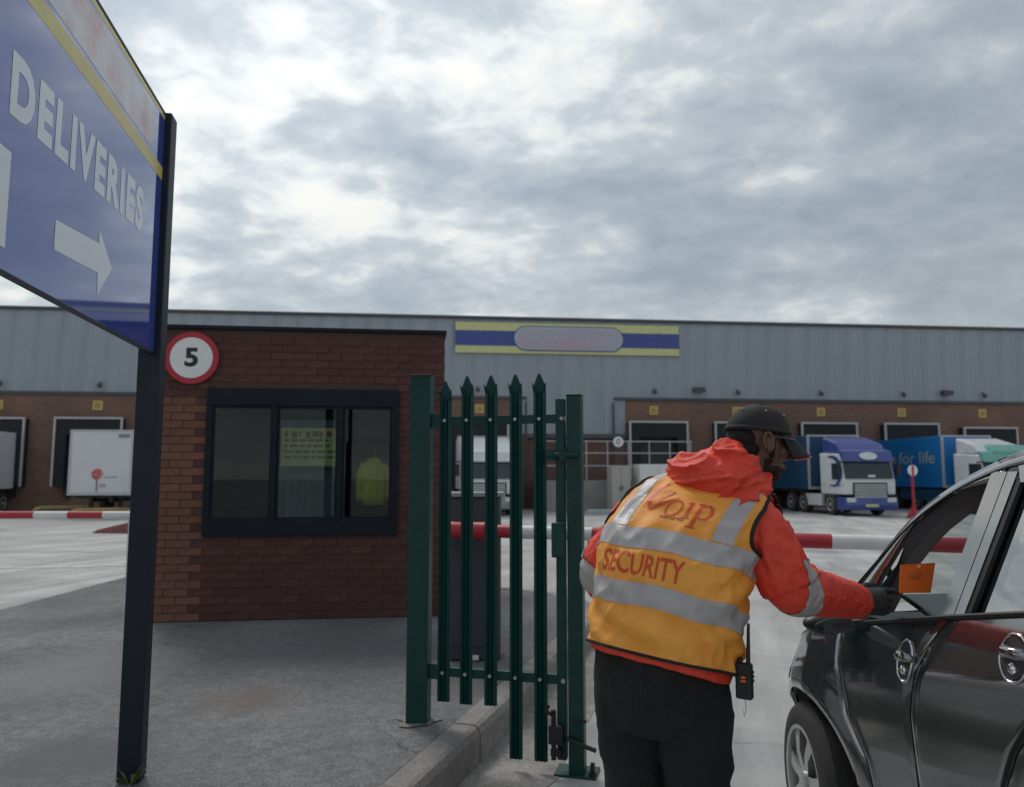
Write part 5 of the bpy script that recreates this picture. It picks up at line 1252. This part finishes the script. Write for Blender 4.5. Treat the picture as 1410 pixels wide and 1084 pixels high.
    bm = bmesh.new(); bm.from_mesh(vest.data); bmesh.ops.delete(bm, geom=[v for v in bm.verts if not v.link_faces], context='VERTS'); bm.to_mesh(vest.data); bm.free()
    sm = vest.modifiers.new('s', 'SOLIDIFY'); sm.thickness = .003; sm.offset = 0
    def on(u, h, lift): q, n_ = tor(u, h, .004); return q + n_ * lift
    for h0, h1 in ((.272, .342), (.093, .163)):
        m = MB(); m.grid(lambda a, b: on(-1 + 2 * a, lerp(h0, h1, b) + .004 * sin(a * 40), .0035), 180, 8); build(m, 'reflective_band', 'reflective', smooth=True)
    def u_of(x, h): s = max(-.999, min(.999, x / (curve(A_, h) + .004))); return math.asin(sgnpow(s, 1 / .85)) / pi
    for sx in (-1, 1):
        m = MB(); m.grid(lambda a, b: on(u_of(sx * (lerp(.132, .192, a) + (-.0) * b - .035 * max(0, b - .75) * 4 * (0 if b < .75 else 1) * .5), lerp(.343, .572, b)), lerp(.343, .572, b), .0035), 8, 40); build(m, 'reflective_brace', 'reflective', smooth=True)
        # armhole binding
        m = MB(); pts = []
        for k in range(60):
            t = 2 * pi * k / 60; pts.append(on(sx * .485 + .178 * sgnpow(cos(t), .91), .450 + .1075 * sgnpow(sin(t), .91), .003))
        m.tube(pts + [pts[0]], .0065, 8, caps=False); build(m, 'armhole_binding', 'binding', smooth=True)
    m = MB(); m.tube([on(-1 + 2 * k / 120, hem(-1 + 2 * k / 120), .001) for k in range(121)], .005, 8); build(m, 'hem_binding', 'binding', smooth=True)
    for h in (.235, .20):
        pass
    # print: SECURITY and the shield with serif letters
    def pr(x, y, h0, u0, lift=.0028): h = h0 + y; return on(u_of(x, h), h, lift)
    fb = fitted('SECURITY', .262, .073, lambda x, y: pr(x - .178, y, .184, 0), bold=.018, slices=.008); build(fb, 'back_lettering', 'vestprint')
    def stroke(pts, w, name='logo_stroke', closed=False):
        P = [Vector((x, y)) for x, y in pts]; Q = []
        for k in range(len(P) - 1):
            L = max(1, int((P[k + 1] - P[k]).length / .006))
            for q in range(L): Q.append((P[k].lerp(P[k + 1], q / L), k + q / L))
        Q.append((P[-1], len(P) - 1))
        ws = w if hasattr(w, '__len__') else [w] * len(P); vs = []
        for i, (p, t) in enumerate(Q):
            d = (Q[min(i + 1, len(Q) - 1)][0] - Q[max(i - 1, 0)][0]).normalized(); nn = Vector((-d.y, d.x)); k = min(int(t), len(ws) - 2); ww = lerp(ws[k], ws[k + 1], t - k)
            for e in (-.5, .5): vs.append(pr(LX + .76 * (p.x + nn.x * ww * e), .76 * (p.y + nn.y * ww * e), LY, 0))
        mb = MB(); mb.add(vs, [(2 * i, 2 * i + 1, 2 * i + 3, 2 * i + 2) for i in range(len(Q) - 1)]); return mb
    LX, LY = -.106, .408
    L = MB()
    def S_(pts, w):
        q = stroke(pts, w); L.add(q.v, q.f)
    S_([(.034, .135), (.006, .100), (-.002, .05), (.020, .002)], [.012, .020, .023, .012]); S_([(.020, .004), (.06, .030), (.115, .072)], [.020, .018, .006]); S_([(.042, .045), (.06, .068), (.085, .098)], [.015, .015, .012])
    cx, cy = .118, .022
    S_([(cx + .030 * cos(t) + .006 * sin(t), cy + .036 * sin(t)) for t in [2 * pi * k / 24 for k in range(25)]], .009)
    S_([(.182, .060), (.180, -.010)], .014); S_([(.166, .052), (.184, .062)], .008); S_([(.164, -.012), (.197, -.012)], .007)
    S_([(.222, .062), (.219, -.048)], .016); S_([(.204, .060), (.232, .062)], .008); S_([(.200, -.050), (.238, -.050)], .007)
    S_([(.224, .045), (.244, .060), (.264, .050), (.272, .024), (.262, .0), (.243, -.008), (.224, .002)], [.007, .010, .014, .016, .014, .008, .006])
    build(L, 'back_emblem', 'vestprint')
    sml = fitted('security', .078, .017, lambda x, y: pr(LX + .062 + x, y - .022, LY - .005, 0), bold=.01, slices=.008); build(sml, 'small_lettering', mat('dark_print', (.14, .03, .012), .6))
    # sleeve reflective bands, lifted off the jacket cloth itself
    for a, b, t0, t1 in ((elR, wrR, -.04, .15), (elL, wrL, -.22, .12)):
        ax = (b - a).normalized(); L_ = (b - a).length; sel = [p for p in jk.data.polygons if t0 < ((p.center + O - a).dot(ax)) / L_ + .10 * (p.center.z + O.z - a.z) / .1 * (1 if a is elR else 0) * .6 < t1 and ((p.center + O - a) - ax * (p.center + O - a).dot(ax)).length < .105 and (p.center + O - a).dot(ax) > -.09]
        ids = {}; mb = MB()
        for p in sel:
            f = []
            for v in p.vertices:
                if v not in ids: ids[v] = len(mb.v); q = jk.data.vertices[v]; mb.v.append(tuple(q.co + q.normal * .0025))
                f.append(ids[v])
            mb.f.append(f); mb.m.append(0)
        mb.build('sleeve_band', 'reflective', G, smooth=True)
    # ---- trousers
    m = MB()
    m.loft([[Pc + Vector((-.008, 0, 0)) + U * 0 + Vector((0, 0, h)) + Rt * (a * sin(t)) - F0 * (b * cos(t)) for t in [2 * pi * k / 36 for k in range(36)]] for h, a, b in ((-.25, .165, .12), (-.17, .214, .158), (-.11, .216, .162), (-.05, .209, .156), (.03, .198, .146))])
    for a, b, c in ((hipL, knL, anL), (hipR, knR, anR)):
        m.tube([a + Vector((0, 0, -.03)), a.lerp(b, .3), a.lerp(b, .62), b, b.lerp(c, .4), c, c - Vector((0, 0, .05))], [.112, .116, .102, .088, .086, .082, .084], 22)
    tr = build(m, 'trousers', 'denim')
    def tfold(p, n):
        q = p + O; return .008 * noise.noise(Vector((q.x * 9, q.y * 9, q.z * 6))) + .005 * (1 - abs(noise.noise((q.x * 12 + q.z * 9, q.y * 8, q.z * 16))) * 2) + .004 * sin(q.z * 48 + q.x * 38 + 3 * noise.noise(q * 5)) * (1 if q.z < .72 else .35)
    remesh(tr, .0075, 5, tfold)
    bv = BVHTree.FromPolygons([v.co.copy() for v in tr.data.vertices], [list(p.vertices) for p in tr.data.polygons])
    def seamline(pts, w=.0014, lift=.001):
        out = []
        pts = [Vector(p) - O for p in pts]
        for a, b in zip(pts, pts[1:]):
            L = max(2, int((b - a).length / .008))
            for k in range(L):
                q = a.lerp(b, k / L); loc, nrm, i_, d_ = bv.find_nearest(q); out.append(loc + nrm * lift)
        mb = MB(); mb.tube(out, w, 5); mb.build('stitching', 'stitch', tr); 
    bk = -F0
    def pk(x, z): return Pc + Rt * x + bk * .20 + Vector((0, 0, z))
    for s, w0, x0 in ((1, .12, .055), (-1, .10, -.145)):
        seamline([pk(x0, -.075), pk(x0 + w0, -.085)]); seamline([pk(x0, -.09), pk(x0 + w0, -.10)])
        seamline([pk(x0, -.075), pk(x0 + .006, -.185)]); seamline([pk(x0 + w0, -.085), pk(x0 + w0 - .004, -.185)]); seamline([pk(x0 + .006, -.185), pk(x0 + w0 * .5, -.20), pk(x0 + w0 - .004, -.185)])
    seamline([pk(-.01, .0), pk(-.01, -.10), pk(.0, -.17)])
    # boots
    for c, d in ((anL, F0), (anR, F0)):
        m = MB(); rings = []
        for t, w, z in ((-.085, .030, .05), (-.075, .040, .062), (-.02, .046, .075), (.06, .047, .06), (.13, .046, .045), (.17, .034, .035), (.185, .012, .028)):
            ct = Vector((c.x, c.y, 0)) + d * t; r_ = Vector((d.y, -d.x, 0)); rings.append([ct + r_ * (w * cos(a)) + Vector((0, 0, max(.003, z * .5 + z * .5 * sin(a) * 1.0 + .004))) for a in [2 * pi * k / 16 for k in range(16)]])
        m.loft(rings); build(m, 'boot', 'black', smooth=True)
    # ---- gloves: palm, four bent fingers and a thumb
    def finger(mb, pts, r):
        q = smooth_path(pts, 4); n = len(q); mb.tube(q, [r * (1 - .22 * i / (n - 1)) for i in range(n)], 12); mb.ell(q[-1], (r * .8,) * 3, nu=12, nv=8)
        for p in pts[1:-1]: mb.ell(p, (r * 1.03,) * 3, nu=10, nv=8)
    m = MB(); w0 = wrR; fx = Vector((.93, .36, -.06)).normalized(); up = Vector((.05, 0, 1)); up = (up - fx * up.dot(fx)).normalized(); sd_ = fx.cross(up).normalized()   # sd_ towards the camera / outwards
    def hp(a, b, c): return w0 + fx * a + up * b + sd_ * c
    m.tube([hp(-.03, 0, 0), hp(.012, 0, 0), hp(.05, .004, 0), hp(.092, .006, 0), hp(.102, .004, 0)], [.036, .035, .043, .044, .034], 20, ry=.98); m.ell(hp(.06, -.004, 0), (.045, .036, .042))
    # index finger straight ahead, along the top
    finger(m, [hp(.078, .034, -.004), hp(.125, .037, -.004), hp(.158, .035, -.005), hp(.185, .032, -.006)], .0112)
    # thumb lies on top, short and pointing forward
    finger(m, [hp(.025, .030, -.022), hp(.055, .050, -.022), hp(.082, .054, -.018)], .0115)
    # middle, ring and little fingers curled under
    for dz, k, L in ((.014, .112, 1.0), (-.008, .108, .95), (-.028, .100, .8)):
        finger(m, [hp(.085, dz, .012), hp(k + .012, dz - .003, .014), hp(k + .018, dz - .012, -.010 * L), hp(k - .008, dz - .014, -.026 * L)], .0112 if L > .9 else .0098)
    gv = build(m, 'glove', 'glove'); remesh(gv, .0028, 2)
    m = MB(); m.tube([w0 - fx * .045, w0 - fx * .005], [.045, .041], 20, caps=False); build(m, 'glove_cuff', 'glove', smooth=True)
    m = MB(); w0 = wrL; fx = (wrL - elL).normalized(); up = Vector((1, 0, .2)); up = (up - fx * up.dot(fx)).normalized(); sd_ = fx.cross(up).normalized()
    m.tube([hp(-.03, 0, 0), hp(.012, 0, 0), hp(.06, 0, 0), hp(.095, 0, 0)], [.033, .034, .042, .036], 18, ry=.7)
    for dz, L in ((.03, .95), (.01, 1.05), (-.012, 1.0), (-.032, .8)): finger(m, [hp(.085, 0, dz), hp(.085 + .04 * L, -.006, dz), hp(.085 + .065 * L, -.020, dz), hp(.085 + .07 * L, -.042, dz)], .0098)
    finger(m, [hp(.03, .01, .03), hp(.06, .0, .055), hp(.085, -.018, .06)], .011)
    gv = build(m, 'glove', 'glove'); remesh(gv, .0032, 2)
    # ---- radio on the belt and card in the hand: things of their own
    rp = Vector((.690, 2.375, .957)); T = thing('two_way_radio', 'black two way radio with orange buttons clipped on the guard belt', 'radio', rp, R(-32)); T.scale = (.86, .86, .86)
    m = MB(); m.bb((-.028, -.018, -.075), (.028, .018, .045)); m.build('case', 'black', T, bevel=.007)
    m = MB(); m.tube([(.015, 0, .045), (.018, 0, .13), (.02, 0, .18)], [.008, .006, .005], 8); m.build('antenna', 'black', T)
    m = MB(); m.tube([(-.012, 0, .045), (-.012, 0, .062)], .008, 10); m.build('knob', 'black', T)
    for z in (.0, -.012):
        m = MB(); m.bb((-.006, -.0215, z - .0035), (.010, -.0175, z + .0035)); m.build('button', mat('orange_button', (.7, .15, .03), .5) if 'orange_button' not in bpy.data.materials else bpy.data.materials['orange_button'], T)
    m = MB()
    for k in range(3): m.bb((.028, -.01, .012 - k * .014), (.032, .01, .02 - k * .014))
    m.build('side_key', 'black', T)
    m = MB(); m.tube([(.0, 0, -.075), (.006, -.01, -.11), (.0, -.012, -.13), (-.006, -.008, -.112)], .0015, 5); m.build('wire', 'galv', T)
    c = Vector((1.392, 2.722, 1.197)); T = thing('orange_card', 'bright orange card held at the guard pointing finger inside the car window', 'card', c, R(4)); T.scale = (1.12, 1, 1.08)
    m = MB(); m.add([(-.055, 0, -.045), (.045, .0, -.045), (.072, .012, .048), (-.040, .012, .042)], [(0, 1, 2, 3)]); o = m.build('card_sheet', 'orangecard', T); sm = o.modifiers.new('s', 'SOLIDIFY'); sm.thickness = .003
    m = MB(); m.ell((.018, .008, .036), (.006, .003, .006), nu=10, nv=6); m.build('hole_ring', mat('cream_ring', (.7, .62, .3), .5), T)
    m = MB(); m.ell((.0, .003, .012), (.022, .0035, .016), nu=16, nv=8); m.build('card_mark', mat('orange_mark', (.72, .16, .03), .5), T)
build_guard()
